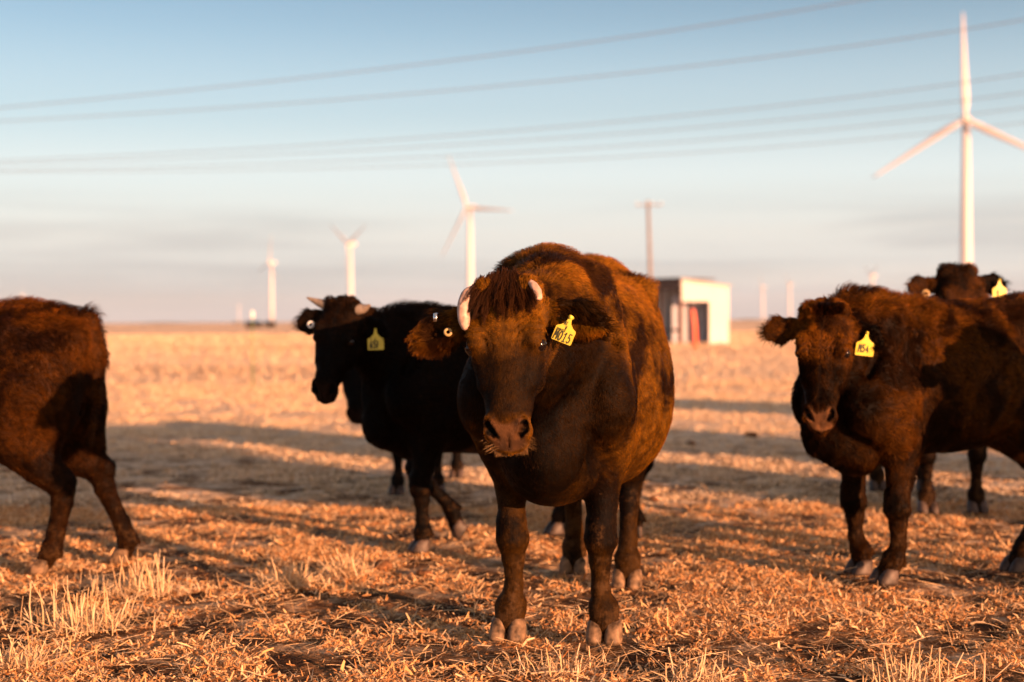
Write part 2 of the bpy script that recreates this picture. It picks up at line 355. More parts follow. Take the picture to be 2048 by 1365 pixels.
def make_cow(name, res, legs, head, scale=1.0, torso=None, neck=None, ears=None, crest=0.0, fat=1.0, extra=None, brisket=True, head_len=1.0, hump_y=0.0):
    """returns object data: verts, quads, masks; all in the cow's own metres, x forward, y left"""
    T = TORSO if torso is None else torso
    H = head
    allp = [np.array(p) for lg in legs.values() for p, _ in lg] + [hp(H, .56, 0, 0), hp(H, 0, .3, 0), hp(H, 0, -.3, 0), hp(H, -.06, 0, 0), hp(H, .3, 0, -.26)]
    lo = np.minimum(np.min(allp, 0) - .14, (-.9, -.46 * fat, 0)); hi = np.maximum(np.max(allp, 0) + .14, (.9, .46 * fat, 1.42 + crest)); lo[2] = .01
    f = Field(lo, hi, res)
    xs = T[:, 0]
    def torso_fn(x, y, z):
        X = x.ravel(); a = smooth_interp(X, xs, T[:, 1])[:, None, None] * fat; tz = smooth_interp(X, xs, T[:, 2])[:, None, None]; bz = smooth_interp(X, xs, T[:, 3])[:, None, None]
        # egg section: the widest point sits below the middle, the back is narrower
        zc = bz + (tz - bz) * 0.46; b = np.where(z > zc, tz - zc, zc - bz); a = np.maximum(a, .008); b = np.maximum(b, .01)
        pw_ = np.where(z > zc, np.interp(X, (-.6, -.1, .3, .6), (2.25, 2.2, 1.9, 1.65))[:, None, None], 2.2) + 0 * y; q = (np.abs(y / a) ** pw_ + np.abs((z - zc) / b) ** pw_) ** (1 / pw_)
        e = np.maximum(np.maximum(xs[0] - x, x - xs[-1]), 0)
        return (q - 1) * np.minimum(a, b) + e
    f.put((xs[0], -.42 * fat, .44), (xs[-1], .42 * fat, 1.4), torso_fn, .04)
    for sg in (1, -1):
        f.ell((.54, sg * .15 * fat, 1.18), (.66, sg * .225 * fat, .86), (.060, .12), (.075, .12), (1, 0, 0), k=.045)      # shoulder
        f.ell((.60, sg * .215, 1.16), (.745, sg * .165, .74), .030, .026, k=.05, op='cut')                    # crease before the shoulder
        f.ell((.66, sg * .19, .80), (.50, sg * .19, .70), (.085, .10), (.075, .09), (1, 0, 0), k=.06)
        f.ell((-.46, sg * .225 * fat, 1.205), (-.52, sg * .20 * fat, 1.19), .045, .04, k=.09)                          # hook bones
        f.ell((.47, sg * .165 * fat, 1.22), (.575, sg * .232 * fat, .96), .030, .034, k=.035)                       # spine of the shoulder blade
        f.ell((-.26, sg * .375 * fat, 1.10), (-.36, sg * .35 * fat, 1.02), .085, .06, k=.10, op='cut')              # hollow of the flank
        f.ell((-.77, sg * .11, 1.15), (-.78, sg * .11, 1.12), .04, .04, k=.05)                                   # pin bones
        f.ell((-.60, sg * .16, 1.02), (-.60, sg * .175, .80), (.12, .20), (.10, .17), (1, 0, 0), k=.08)          # thigh
    f.ell((.25, hump_y * .5, 1.15 + crest * .3), (.60, hump_y, 1.17 + crest), (.10, .12), (.105, .14), k=.10)                      # withers
    f.ell((-.81, 0, float(np.interp(-.74, T[:, 0], T[:, 2])) - .03), (-.855, 0, 1.02), (.04, .035), (.022, .022), (1, 0, 0), k=.06)                         # tail head
    f.chain([(-.855, 0, 1.05), (-.82, .01, .85), (-.80, .03, .62)], [.022, .018, .016], (1, 0, 0), k=.03)
    if extra: extra(f)
    # neck
    NK = neck or [((.48, 0, 1.02), (.19, .26)), ((.74, 0, 1.10), (.13, .20))]
    pts = [p for p, _ in NK] + [tuple(hp(H, .05, 0, -.13))]; rad = [r for _, r in NK] + [(.085 * H['s'], .11 * H['s'])]
    f.chain(pts, rad, (0, 0, 1), k=.06)
    f.ell(tuple(hp(H, .17, 0, -.17)), tuple(np.array(pts[-2]) - (0, 0, .05)), (.045, .05), (.06, .13), (0, 0, 1), k=.05)
    if brisket: f.ell((.74, 0, .70), (.60, 0, .60), (.09, .11), (.13, .09), k=.08)
    # head
    hl = H['s']
    def head_fn(x, y, z):
        dx, dy, dz = (x - H['o'][0]) / hl, (y - H['o'][1]) / hl, (z - H['o'][2]) / hl
        u = (dx * H['u'][0] + dy * H['u'][1] + dz * H['u'][2]) / head_len; v = dx * H['v'][0] + dy * H['v'][1] + dz * H['v'][2]; w = dx * H['w'][0] + dy * H['w'][1] + dz * H['w'][2]
        a = smooth_interp(u, HS[:, 0], HS[:, 1]); wt = smooth_interp(u, HS[:, 0], HS[:, 2]); wb = smooth_interp(u, HS[:, 0], HS[:, 3]); tp = np.interp(u, HS[:, 0], HS[:, 4])
        wc = (wt + wb) / 2; b = np.maximum((wt - wb) / 2, .01); a = np.maximum(a, .006); s_ = np.clip((w - wc) / b, -1, 1)
        a = a * (1 - tp * .5 * (1 + s_)) * np.where(s_ < 0, 1 + .22 * s_, 1)
        q = (np.abs(v / a) ** 2.5 + np.abs((w - wc) / b) ** 2.5) ** (1 / 2.5)
        e = np.maximum(np.maximum(HS[0, 0] - u, u - HS[-1, 0]), 0)
        return ((q - 1) * np.minimum(a, b) + e) * hl
    c8 = [hp(H, u, v, w) for u in (-.08, .54 * head_len) for v in (-.13, .13) for w in (.03, -.23)]
    f.put(np.min(c8, 0), np.max(c8, 0), head_fn, .045)
    he = lambda A, B, r0, r1, up='w', k=.02, op='add': f.ell(tuple(hp(H, A[0] * head_len, A[1], A[2])), tuple(hp(H, B[0] * head_len, B[1], B[2])),
        tuple(c * hl for c in (r0 if hasattr(r0, '__len__') else (r0, r0))), tuple(c * hl for c in (r1 if hasattr(r1, '__len__') else (r1, r1))), H[up], k * hl, op)
    fine = res < .011
    for sg in (1, -1):
        he((.135, sg * .094, -.014), (.175, sg * .092, -.016), .028, .026, k=.035)                  # brow
        he((.22, sg * .080, -.060), (.30, sg * .070, -.06), .024, .018, k=.05)                   # cheek bone
        he((.15, sg * .080, -.13), (.27, sg * .072, -.13), (.04, .055), (.03, .045), k=.03)       # jaw muscle
        he((-.01, sg * .07, -.02), (.0, sg * .085, -.03), .03, .028, k=.03)                       # horn base
        if fine:
            he((.178, sg * .128, -.022), (.198, sg * .124, -.024), .0215, .020, k=.010, op='cut')    # eye socket
            he((.162, sg * .104, -.006), (.170, sg * .116, -.030), .0075, .0075, k=.008)            # upper lid
            he((.206, sg * .102, -.022), (.198, sg * .110, -.044), .006, .006, k=.008)            # lower lid
            he((.428, sg * .052, -.036), (.462, sg * .054, -.068), .016, .018, k=.02)             # nostril wing
            he((.432, sg * .056, -.028), (.456, sg * .052, -.050), .009, .014, k=.005, op='cut')  # nostril
            he((.456, sg * .052, -.050), (.478, sg * .034, -.068), .014, .008, k=.005, op='cut')
        else:
            he((.44, sg * .055, -.035), (.465, sg * .05, -.06), .018, .02, k=.02)
    he((.455, 0, -.135), (.478, 0, -.132), (.048, .022), (.040, .018), k=.02)                      # chin
    if fine:
        for sg in (1, -1): he((.500, 0, -.112), (.482, sg * .066, -.098), .0045, .0045, k=.006, op='cut')   # mouth line
        he((.470, 0, -.052), (.503, 0, -.095), .003, .003, k=.008, op='cut')                           # philtrum
    # ears: leaf-shaped shells; tip offset given in head coordinates
    E = ears or {1: (.10, .27, -.08), -1: (.10, -.27, -.08)}
    for sg in (1, -1):
        tu, tv, tw = E[sg]; rt = np.array((.045, sg * .098, -.075)); tp = np.array((tu, tv, tw)); md = rt * .42 + tp * .58
        face = np.array(E.get('face%d' % sg, (.15, 0, 1.0)))
        fw = H['u'] * face[0] + H['v'] * face[1] + H['w'] * face[2]
        g3 = lambda p: tuple(hp(H, *p))
        f.ell(g3(rt), g3(rt * .75 + tp * .25), (.026 * hl, .024 * hl), (.042 * hl, .022 * hl), fw, .03)
        f.ell(g3(rt * .72 + tp * .28), g3(md), (.042 * hl, .019 * hl), (.060 * hl, .015 * hl), fw, .015)
        f.ell(g3(md), g3(rt * .16 + tp * .84), (.060 * hl, .015 * hl), (.038 * hl, .011 * hl), fw, .012)
        off = unit(fw) * .017 * hl
        f.ell(tuple(hp(H, *(rt * .66 + tp * .34)) + off * .9), tuple(hp(H, *(rt * .30 + tp * .70)) + off), (.026 * hl, .014 * hl), (.040 * hl, .0135 * hl), fw, .012, 'cut')
    # legs
    for nm, lg in legs.items():
        pts = [p for p, _ in lg]; rd = [r for _, r in lg]
        for i in range(len(pts) - 1):
            f.ell(pts[i], pts[i + 1], rd[i], rd[i + 1], (1, 0, 0), k=.06 if i < 1 else (.035 if i < 2 else .018))
        p6 = np.array(pts[6]); p7 = np.array(pts[7]); dn = unit(p7 - np.array(pts[5])); bk = unit(np.cross(dn, (0, 1, 0)))
        if bk[0] > 0: bk = -bk
        for sg in (1, -1):
            f.ell(tuple(p6 + bk * .040 + np.array((0, sg * .022, -.008))), tuple(p6 + bk * .048 + dn * .02 + np.array((0, sg * .024, 0))), .014, .010, k=.01)
            f.ell(tuple(p6 + np.array((0, sg * .02, 0))), tuple(p7 + np.array((0, sg * .022, -.012))), .032, .028, k=.015)
        if nm[0] == 'H':   # hock point and tendon
            p3 = np.array(pts[3]); f.ell(tuple(p3 + (-.03, 0, .035)), tuple(np.array(pts[2]) + (-.055, 0, .07)), .024, .018, k=.03)
            f.ell(tuple(p3 + (-.026, 0, .02)), tuple(p3 + (-.018, 0, -.03)), .028, .024, k=.02)
        else:
            p2 = np.array(pts[2]); f.ell(tuple(p2 + (.018, 0, 0)), tuple(np.array(pts[3]) + (.02, 0, 0)), .045, .044, k=.02)
    P, Q = f.mesh()
    # soft folds and muscle ripples in the hide
    vn, _ = vnormals(P, Q)
    D = (P - H['o']) / hl; hu = D @ H['u'] / head_len; hv = D @ H['v']; hw = D @ H['w']
    inhead = (hu > -.1) & (hu < .56) & (abs(hv) < .16) & (hw > -.24) & (hw < .06)
    amp = np.where(P[:, 2] < .45, .0015, np.where(inhead, 0.0012, .005))
    P = P + vn * (.0032 * np.sin((P[:, 0] + .18 * P[:, 2]) * 62) * (P[:, 0] > -.22) * (P[:, 0] < .34) * sst(.62, .75, P[:, 2]) * sst(1.2, 1.05, P[:, 2]) * sst(.18, .26, abs(P[:, 1])))[:, None]
    P = P + vn * (amp * sines(P, 3.2, 11) + np.where(inhead, .0008, .0016) * sines(P, 11, 5))[:, None]
    if fine:   # wrinkles above and around the eyes
        for sg in (1, -1):
            dd = np.sqrt((hu - .185) ** 2 + (hv - sg * .085) ** 2 + (hw + .03) ** 2)
            P = P + vn * (np.where(inhead, .0036 * np.sin(dd * 380) * np.exp(-((dd - .055) / .022) ** 2) * (hu < .2), 0))[:, None]
    nose = ((hu > .415) & (hu < .55) & (hw > -.098) & (abs(hv) < .060)).astype(np.float32)
    e_ = np.clip((.060 - abs(hv)) / .014, 0, 1) * np.clip((hu - .430 - .010 * np.cos(hv * 60)) / .012, 0, 1) * np.clip((hw + .104) / .01, 0, 1)
    nose = np.where(nose > 0, e_, 0) * (hw < .06)
    if not fine: nose = nose * .8
    return dict(P=P, Q=Q, H=H, nose=nose.astype(np.float32), inhead=inhead, hu=hu, hv=hv, hw=hw, legs=legs, scale=scale, E=E, hl=head_len)

def sst(a, b, x): t = np.clip((x - a) / (b - a), 0, 1); return t * t * (3 - 2 * t)
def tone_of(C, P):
    """how light the coat is: dark face with a mealy ring round the muzzle, dark shanks, lighter topline, neck and chest shade painted in"""
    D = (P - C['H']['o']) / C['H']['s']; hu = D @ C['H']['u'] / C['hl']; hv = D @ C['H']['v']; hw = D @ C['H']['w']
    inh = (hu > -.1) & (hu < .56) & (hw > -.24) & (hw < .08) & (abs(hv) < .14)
    t = (1 + .35 * sst(1.12, 1.32, P[:, 2])) * (.30 + .70 * sst(.42, .78, P[:, 2])) * (1 - .92 * sst(.56, .74, P[:, 0] + .05 * sines(P, 3, 17)) * (1 - sst(1.08, 1.26, P[:, 2])))  # last factor darkens neck and chest as painted shade
    f = .95 - .86 * sst(.13, .26, hu + .02 * sines(P, 8, 91)) + .8 * sst(.395, .43, hu); f = f * (1 - .45 * sst(.03, .10, -hw) * (hu < .40))
    f = f * (1 + 1.6 * np.exp(-((hv - .012) / .032) ** 2) * sst(.17, .24, hu) * (hu < .40)) * C.get('face_tone', 1.0)
    ear = (abs(hv) > .13) & (abs(hv) < .34) & (hu > -.12) & (hu < .3) & (hw > -.25) & (hw < .12)
    t = np.where(ear, np.where(hv > 0, C.get('ear_l', .10), C.get('ear_r', .9)), t)
    for sg in (1, -1):   # black inside the nostrils
        for (a_, b_, c_, r_) in ((.442, .055, -.046, .013), (.460, .050, -.056, .014), (.472, .040, -.066, .010)):
            dd = np.sqrt((hu - a_) ** 2 + (hv - sg * b_) ** 2 + (hw - c_) ** 2); f = f * (1 - .97 * sst(r_ + .004, r_ - .002, dd))
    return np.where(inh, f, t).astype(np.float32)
def cow_object(name, C, mat, loc, heading):
    me = np_mesh(name, C['P'], C['Q']); a = me.attributes.new('nose', 'FLOAT', 'POINT'); a.data.foreach_set('value', C['nose'])
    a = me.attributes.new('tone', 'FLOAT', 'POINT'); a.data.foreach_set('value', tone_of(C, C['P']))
    o = link(name, me, None, mat)
    o.location = loc; o.rotation_euler = (0, 0, heading); o.scale = (C['scale'],) * 3
    return o

def claws(parent, C, mat, pitch=None, roll=None):
    for nm, lg in C['legs'].items():
        p = np.array(lg[7][0]); p6 = np.array(lg[6][0]); tilt = (pitch or {}).get(nm, 0)
        mb = MB(); seg = 14
        for sg in (1, -1):
            b = len(mb.V)
            lv = [(-.048, .018, .031, .054), (-.036, .016, .032, .055), (-.018, .010, .031, .050), (.0, .004, .029, .043), (.012, -.002, .027, .038), (.022, -.004, .020, .028)]
            for (z, cx, a, l_) in lv:
                for k in range(seg):
                    q = 2 * math.pi * k / seg; cx_, sy = math.cos(q), math.sin(q)
                    xx = cx + math.copysign(abs(cx_) ** .8, cx_) * l_ * (1.0 if cx_ > 0 else .8); yy = math.copysign(abs(sy) ** .55, sy) * a * (1 - .18 * max(0, cx_))
                    yy = sg * max(.0018, .0310 + sg * yy)
                    mb.V.append((xx, yy, z))
            m = len(lv)
            for i in range(m - 1):
                for k in range(seg):
                    k2 = (k + 1) % seg; mb.F.append((b + i * seg + k, b + i * seg + k2, b + (i + 1) * seg + k2, b + (i + 1) * seg + k))
            mb.F.append(tuple(b + k for k in range(seg))[::-1]); mb.F.append(tuple(b + (m - 1) * seg + k for k in range(seg)))
        ct, st = math.cos(tilt), math.sin(tilt)
        mb.V = [(p[0] + x * ct + z * st, p[1] + y * 1.0, p[2] - x * st + z * ct) for x, y, z in mb.V]
        h = mb.build('hoof', mat, parent, True)

def hair_points(P, Q, vn, area, n_, rng, weight=None):
    w = area.copy()
    if weight is not None: w = w * weight
    qi = rng.choice(len(Q), n_, p=w / w.sum()); s_, t_ = rng.random((2, n_, 1)).astype(np.float32)
    q = Q[qi]; B = [(1 - s_) * (1 - t_), s_ * (1 - t_), s_ * t_, (1 - s_) * t_]
    p = sum(B[k] * P[q[:, k]] for k in range(4)); nn = sum(B[k] * vn[q[:, k]] for k in range(4))
    return p, nn / np.linalg.norm(nn, axis=1, keepdims=True), qi

def add_curves(name, pts, rad, mat, parent):
    """pts (n,k,3), rad (n,k)"""
    n_, k, _ = pts.shape
    cd = bpy.data.hair_curves.new(name); cd.add_curves([k] * n_)
    cd.position_data.foreach_set('vector', pts.astype(np.float32).ravel())
    a = cd.attributes.get('radius') or cd.attributes.new('radius', 'FLOAT', 'POINT'); a.data.foreach_set('value', rad.astype(np.float32).ravel())
    if name != 'coat': a = cd.attributes.new('tone', 'FLOAT', 'POINT'); a.data.foreach_set('value', np.ones(n_ * k, np.float32))
    return link(name, cd, parent, mat)

def coat(parent, C, mat, count, body_len=.022, shaggy=0.0, seed=1, rad=.0007, top_len=None, head_len_=.012):
    P, Q, H = C['P'], C['Q'], C['H']; rng = np.random.default_rng(seed); vn, ar = vnormals(P, Q)
    nq = C['nose'][Q].mean(1); hd = C['inhead'][Q].mean(1)
    w = np.where(nq > .3, 0, 1.0) * (1 + 1.6 * hd)
    qc = P[Q].mean(1)
    for sg in (1, -1):
        w = w * (np.linalg.norm(qc - hp(H, .186 * C['hl'], sg * .110, -.028), axis=1) > .027 * H['s'])
        for (a_, b_, c_, r_) in ((.440, .062, -.04, .020), (.472, .045, -.062, .018)): w = w * (np.linalg.norm(qc - hp(H, a_ * C['hl'], sg * b_, c_), axis=1) > r_)
    p, nn, qi = hair_points(P, Q, vn, ar, count, rng, w)
    D = (p - H['o']) / H['s']; hu = D @ H['u'] / C['hl']; hv = D @ H['v']; hw = D @ H['w']
    inh = (hu > -.1) & (hu < .56) & (hw > -.24) & (hw < .08) & (abs(hv) < .125)
    ear = (abs(hv) > .125) & (abs(hv) < .34) & (hu > -.12) & (hu < .3) & (hw > -.25) & (hw < .12)
    flow = np.zeros_like(p); flow[:, 0] = -.75; flow[:, 2] = -.45
    lowm = np.clip((.75 - p[:, 2]) / .25, 0, 1)[:, None]; flow = flow * (1 - lowm) + np.array((-.15, 0, -1.0)) * lowm
    # neck: from the head back to the shoulder, and downward
    hf = H['u'][None] * .55 * np.sign(hu - .17)[:, None] + H['v'][None] * (np.sign(hv) * .6)[:, None] - H['w'][None] * .1
    flow = np.where(inh[:, None], hf, flow)
    flow = np.where(ear[:, None], H['v'][None] * (np.sign(hv) * 1.0)[:, None] + H['u'][None] * .35, flow)
    j = np.stack([sines(p, 2.2, 31), sines(p, 2.2, 32), sines(p, 2.2, 33)], 1); j2 = np.stack([sines(p, 9, 41), sines(p, 9, 42), sines(p, 9, 43)], 1)
    flow = flow + j * (.28 + .35 * shaggy) + j2 * (.22 + .6 * shaggy) + rng.normal(size=p.shape) * .16
    flow -= nn * (flow * nn).sum(1, keepdims=True); flow /= np.linalg.norm(flow, axis=1, keepdims=True) + 1e-6
    L = np.full(len(p), body_len) * (1 - .45 * lowm[:, 0]); tl = top_len or body_len * 1.5
    topz = np.clip((nn[:, 2] - .2) / .6, 0, 1) * (p[:, 2] > 1.0); L = L + (tl - body_len) * topz
    L = np.where(inh, head_len_ + .010 * np.clip((.16 - hu) / .2, 0, 1), L)
    L = np.where(ear, .018 + .022 * np.clip((abs(hv) - .16) / .1, 0, 1), L)
    L = np.where((p[:, 2] < .40), np.minimum(L, .012 + .006 * shaggy), L)
    L = L * (0.65 + .7 * rng.random(len(p))) * (1 + .3 * shaggy * sines(p, 6, 77))
    lift = .22 + .16 * rng.random(len(p)) + .75 * topz + .12 * shaggy; lift = np.where(ear, .5, lift)
    T = np.array((0, .34, .68, 1.0)); pts = np.zeros((len(p), 4, 3), np.float32)
    for i, t in enumerate(T):
        pts[:, i] = p - nn * .001 + (flow * (t * .95 + .05 * t * t)[..., None] if False else flow * t) * L[:, None] + nn * (L * lift * (t - .42 * t * t))[:, None]
    pts[:, 3] += (j2 * (L * (.10 + .25 * shaggy))[:, None]).astype(np.float32)
    pts[:, 3, 2] -= L * .10
    rr = rad * (0.7 + .6 * rng.random(len(p)))[:, None] * np.array((1.0, .9, .65, .15))[None]
    o = add_curves('coat', pts, rr, mat, parent)
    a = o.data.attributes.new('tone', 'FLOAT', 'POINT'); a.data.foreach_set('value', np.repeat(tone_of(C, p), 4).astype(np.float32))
    return o

def tuft(name, parent, roots, dirs, length, rad, mat, rng, droop=.4, wob=.2, k=6, clump=None):
    """longer locks of hair from given roots (n,3) along dirs (n,3)"""
    n_ = len(roots); L = length * (0.6 + .6 * rng.random(n_)); pts = np.zeros((n_, k, 3), np.float32); cur = roots.copy(); d = dirs / np.linalg.norm(dirs, axis=1, keepdims=True)
    ctr = None
    for i in range(k):
        pts[:, i] = cur; d = d + np.array((0, 0, -droop / k)) + rng.normal(size=(n_, 3)) * wob / k; d /= np.linalg.norm(d, axis=1, keepdims=True); cur = cur + d * (L / (k - 1))[:, None]
    if clump is not None:   # pull the tips of each lock together
        for c in range(clump.max() + 1):
            m = clump == c
            if m.sum() < 2: continue
            mean = pts[m].mean(0)
            for i in range(k): q = .80 * (i / (k - 1)) ** .9; pts[m, i] = pts[m, i] * (1 - q) + mean[i] * q
    rr = rad * np.linspace(1, .25, k)[None] * np.ones((n_, 1))
    return add_curves(name, pts, rr, mat, parent)

def eyes(parent, C):
    H = C['H']; hl = C['hl']
    for sg in (1, -1):
        c = hp(H, .186 * hl, sg * .1015, -.028); V, F = [], []
        seg, rg = 20, 12; r = .0235 * H['s']
        for i in range(rg + 1):
            for k in range(seg):
                a, b = math.pi * i / rg, 2 * math.pi * k / seg; V.append(tuple(c + r * np.array((math.sin(a) * math.cos(b), math.sin(a) * math.sin(b), math.cos(a)))))
        for i in range(rg):
            for k in range(seg): k2 = (k + 1) % seg; F.append((i * seg + k, (i + 1) * seg + k, (i + 1) * seg + k2, i * seg + k2))
        link('eye', py_mesh('eye', V, F, True), parent, M['eye'])

def horn(parent, pts, rad, mat):
    P_ = [Vector(p) for p in pts]; out, rr = [], []
    for i in range(len(P_) - 1):
        p0, p1, p2, p3 = P_[max(i - 1, 0)], P_[i], P_[i + 1], P_[min(i + 2, len(P_) - 1)]
        for s_ in range(5):
            t = s_ / 5; out.append(.5 * ((2 * p1) + (p2 - p0) * t + (2 * p0 - 5 * p1 + 4 * p2 - p3) * t * t + (3 * p1 - p0 - 3 * p2 + p3) * t ** 3)); rr.append(rad[i] + (rad[i + 1] - rad[i]) * t)
    out.append(P_[-1]); rr.append(rad[-1]); rr[-1] *= .6
    return MB().tube(out, rr, 14).build('horn', mat, parent, True)

GL = {  # stroke letters in a 1 x 1.6 box
    'M': [[(0, 0), (.1, 1.6), (.5, .7), (.9, 1.6), (1, 0)]], '0': [[(.3, 0), (.05, .5), (.05, 1.2), (.35, 1.6), (.75, 1.5), (.95, 1.0), (.9, .4), (.65, 0), (.3, 0)]],
    '1': [[(.15, 1.25), (.55, 1.6), (.5, 0)], [(.1, 0), (.9, 0)]], '5': [[(.9, 1.6), (.2, 1.6), (.15, .9), (.6, 1.0), (.9, .65), (.75, .15), (.35, 0), (.05, .2)]],
    '4': [[(.75, 0), (.8, 1.6), (.05, .45), (1.0, .45)]], '6': [[(.85, 1.5), (.35, 1.3), (.08, .6), (.25, .08), (.7, .05), (.9, .5), (.6, .85), (.15, .65)]],
    'F': [[(.1, 0), (.15, 1.6), (.95, 1.6)], [(.12, .85), (.75, .9)]], 'W': [[(0, 1.6), (.2, 0), (.5, 1.0), (.8, 0), (1, 1.6)]], 'T': [[(0, 1.6), (1, 1.6)], [(.5, 1.6), (.5, 0)]],
    '2': [[(.05, 1.3), (.4, 1.6), (.85, 1.3), (.05, 0), (.95, .05)]], '8': [[(.5, .85), (.1, 1.2), (.5, 1.6), (.9, 1.2), (.5, .85), (.05, .4), (.5, 0), (.95, .4), (.5, .85)]]}
def ear_tag(parent, pos, xdir, zdir, size, lines, label=None, twist=0.0):
    """flat yellow tag: pos = pin point at the top, xdir = towards its right edge, zdir = up; lines = (text, x, z, height, stroke)"""
    X = unit(xdir); Z = np.array(zdir, float); Z = unit(Z - X * (Z @ X)); Y = np.cross(Z, X)   # Y points away from the reader
    X, Z = X * math.cos(twist) - Z * math.sin(twist), X * math.sin(twist) + Z * math.cos(twist)
    pl = [(-.07, .03), (.07, .03), (.09, -.18), (.14, -.32), (.30, -.48), (.46, -.56), (.50, -.62), (.50, -1.24), (.46, -1.28), (-.46, -1.28), (-.50, -1.24), (-.50, -.62), (-.46, -.56), (-.30, -.48), (-.14, -.32), (-.09, -.18)]
    k = len(pl); th = .0016
    V = []
    for y in (-th, th):
        for (x, z) in pl: V.append(tuple(np.array(pos) + X * x * size + Z * z * size + Y * (y + .006 * math.sin(x * 3) * size * 10)))
    F = [tuple(range(k)), tuple(range(2 * k - 1, k - 1, -1))] + [(i, i + k, (i + 1) % k + k, (i + 1) % k) for i in range(k)]
    t = link('ear_tag', py_mesh('ear_tag', V, F), parent, M['tag'])
    if label: t['label'] = label
    LV, LF = [], []
    for (txt, x0, z0, hh, sw) in lines:
        u = hh / 1.6; x = x0
        for ch in txt:
            for st in GL.get(ch, []):
                for a, b in zip(st[:-1], st[1:]):
                    a2 = np.array((x + (a[0] + a[1] * .12) * u * .55, z0 + a[1] * u)); b2 = np.array((x + (b[0] + b[1] * .12) * u * .55, z0 + b[1] * u)); d = (b2 - a2) / (np.linalg.norm(b2 - a2) + 1e-9); nrm = np.array((-d[1], d[0])) * sw / 2; e = d * sw * .35
                    bb = len(LV)
                    for q in (a2 - e + nrm, b2 + e + nrm, b2 + e - nrm, a2 - e - nrm):
                        LV.append(tuple(np.array(pos) + (X * q[0] + Z * q[1]) * size - Y * (th + .0009 - .06 * math.sin(q[0] * 3) * size)))
                    LF.append((bb, bb + 1, bb + 2, bb + 3))
            x += u * .80
    if LV: link('lettering', py_mesh('lettering', LV, LF), t, M['ink'])
    # pin
    p0 = np.array(pos) - X * 0 - Y * .006; MB().tube([tuple(p0), tuple(np.array(pos) + Y * .012)], [.006, .006], 10).build('tag_pin', M['tag'], t, True)
    return t
def button(parent, pos, nrm, r, mat, name='ear_button'):
    nrm = unit(nrm); a = unit(np.cross(nrm, (0.1, .2, 1))); b = np.cross(nrm, a); V, F = [], []; seg = 20
    for (rr, h) in ((r, 0), (r, .004), (r * .8, .007), (r * .45, .006), (r * .38, .003)):
        for k in range(seg): q = 2 * math.pi * k / seg; V.append(tuple(np.array(pos) + a * math.cos(q) * rr + b * math.sin(q) * rr + nrm * h))
    for i in range(4):
        for k in range(seg): k2 = (k + 1) % seg; F.append((i * seg + k, i * seg + k2, (i + 1) * seg + k2, (i + 1) * seg + k))
    return link(name, py_mesh(name, V, F, True), parent, mat)

def w2l(C_loc, heading, scale, p):
    """world point or direction to the cow's own frame"""
    c, s_ = math.cos(-heading), math.sin(-heading); d = np.array(p, float) - np.array(C_loc, float); return np.array((d[0] * c - d[1] * s_, d[0] * s_ + d[1] * c, d[2])) / scale
def wdir(heading, d):
    c, s_ = math.cos(-heading), math.sin(-heading); return np.array((d[0] * c - d[1] * s_, d[0] * s_ + d[1] * c, d[2]))
# ------------------------------------------------------------------ coats
HAIR = 1.0
MUD = (0.22, 0.115, 0.045)
coatA = coat_material('brown_coat_skin', (0.008, 0.003, 0.001), (0.085, 0.036, 0.003), MUD, 2.6, 0.47)
hairA = coat_material('brown_coat_hair', (0.013, 0.005, 0.001), (0.175, 0.075, 0.005), MUD, 2.6, 0.47, hair=True, mud_amt=0.35)
coatB = coat_material('black_coat_skin', (0.003, 0.002, 0.0016), (0.005, 0.003, 0.002), MUD, 3.0, 0.5, mud_amt=0.35, nose=.22)
hairB = coat_material('black_coat_hair', (0.006, 0.0035, 0.0025), (0.018, 0.009, 0.004), MUD, 3.0, 0.5, hair=True, mud_amt=0.30)
coatD = coat_material('russet_coat_skin', (0.010, 0.003, 0.001), (0.040, 0.014, 0.002), MUD, 3.5, 0.5)
hairD = coat_material('russet_coat_hair', (0.014, 0.005, 0.001), (0.080, 0.028, 0.003), MUD, 3.5, 0.52, hair=True, mud_amt=0.35)
coatE = coat_material('dark_brown_coat_skin', (0.007, 0.003, 0.001), (0.034, 0.012, 0.002), MUD, 4.2, 0.5, nose=1.5)
hairE = coat_material('dark_brown_coat_hair', (0.011, 0.004, 0.001), (0.100, 0.038, 0.003), MUD, 4.2, 0.52, hair=True, mud_amt=0.30)
lockM = simple('forelock_hair', (0.030, 0.011, 0.003), 0.45, 0.06)
whiskM = simple('whisker_hair', (0.22, 0.12, 0.04), 0.4, 0.4)

def place(fwd, front_mid, scale, fx=.475):
    th = math.atan2(fwd[1], fwd[0]); f_ = unit((fwd[0], fwd[1], 0)); loc = np.array((front_mid[0], front_mid[1], 0)) - f_ * fx * scale
    return th, loc
def head_w(loc, th, s, poll_w, u_w, w_w, hs=1.0):
    return head_frame(w2l(loc, th, s, poll_w), wdir(th, u_w), wdir(th, w_w), hs)

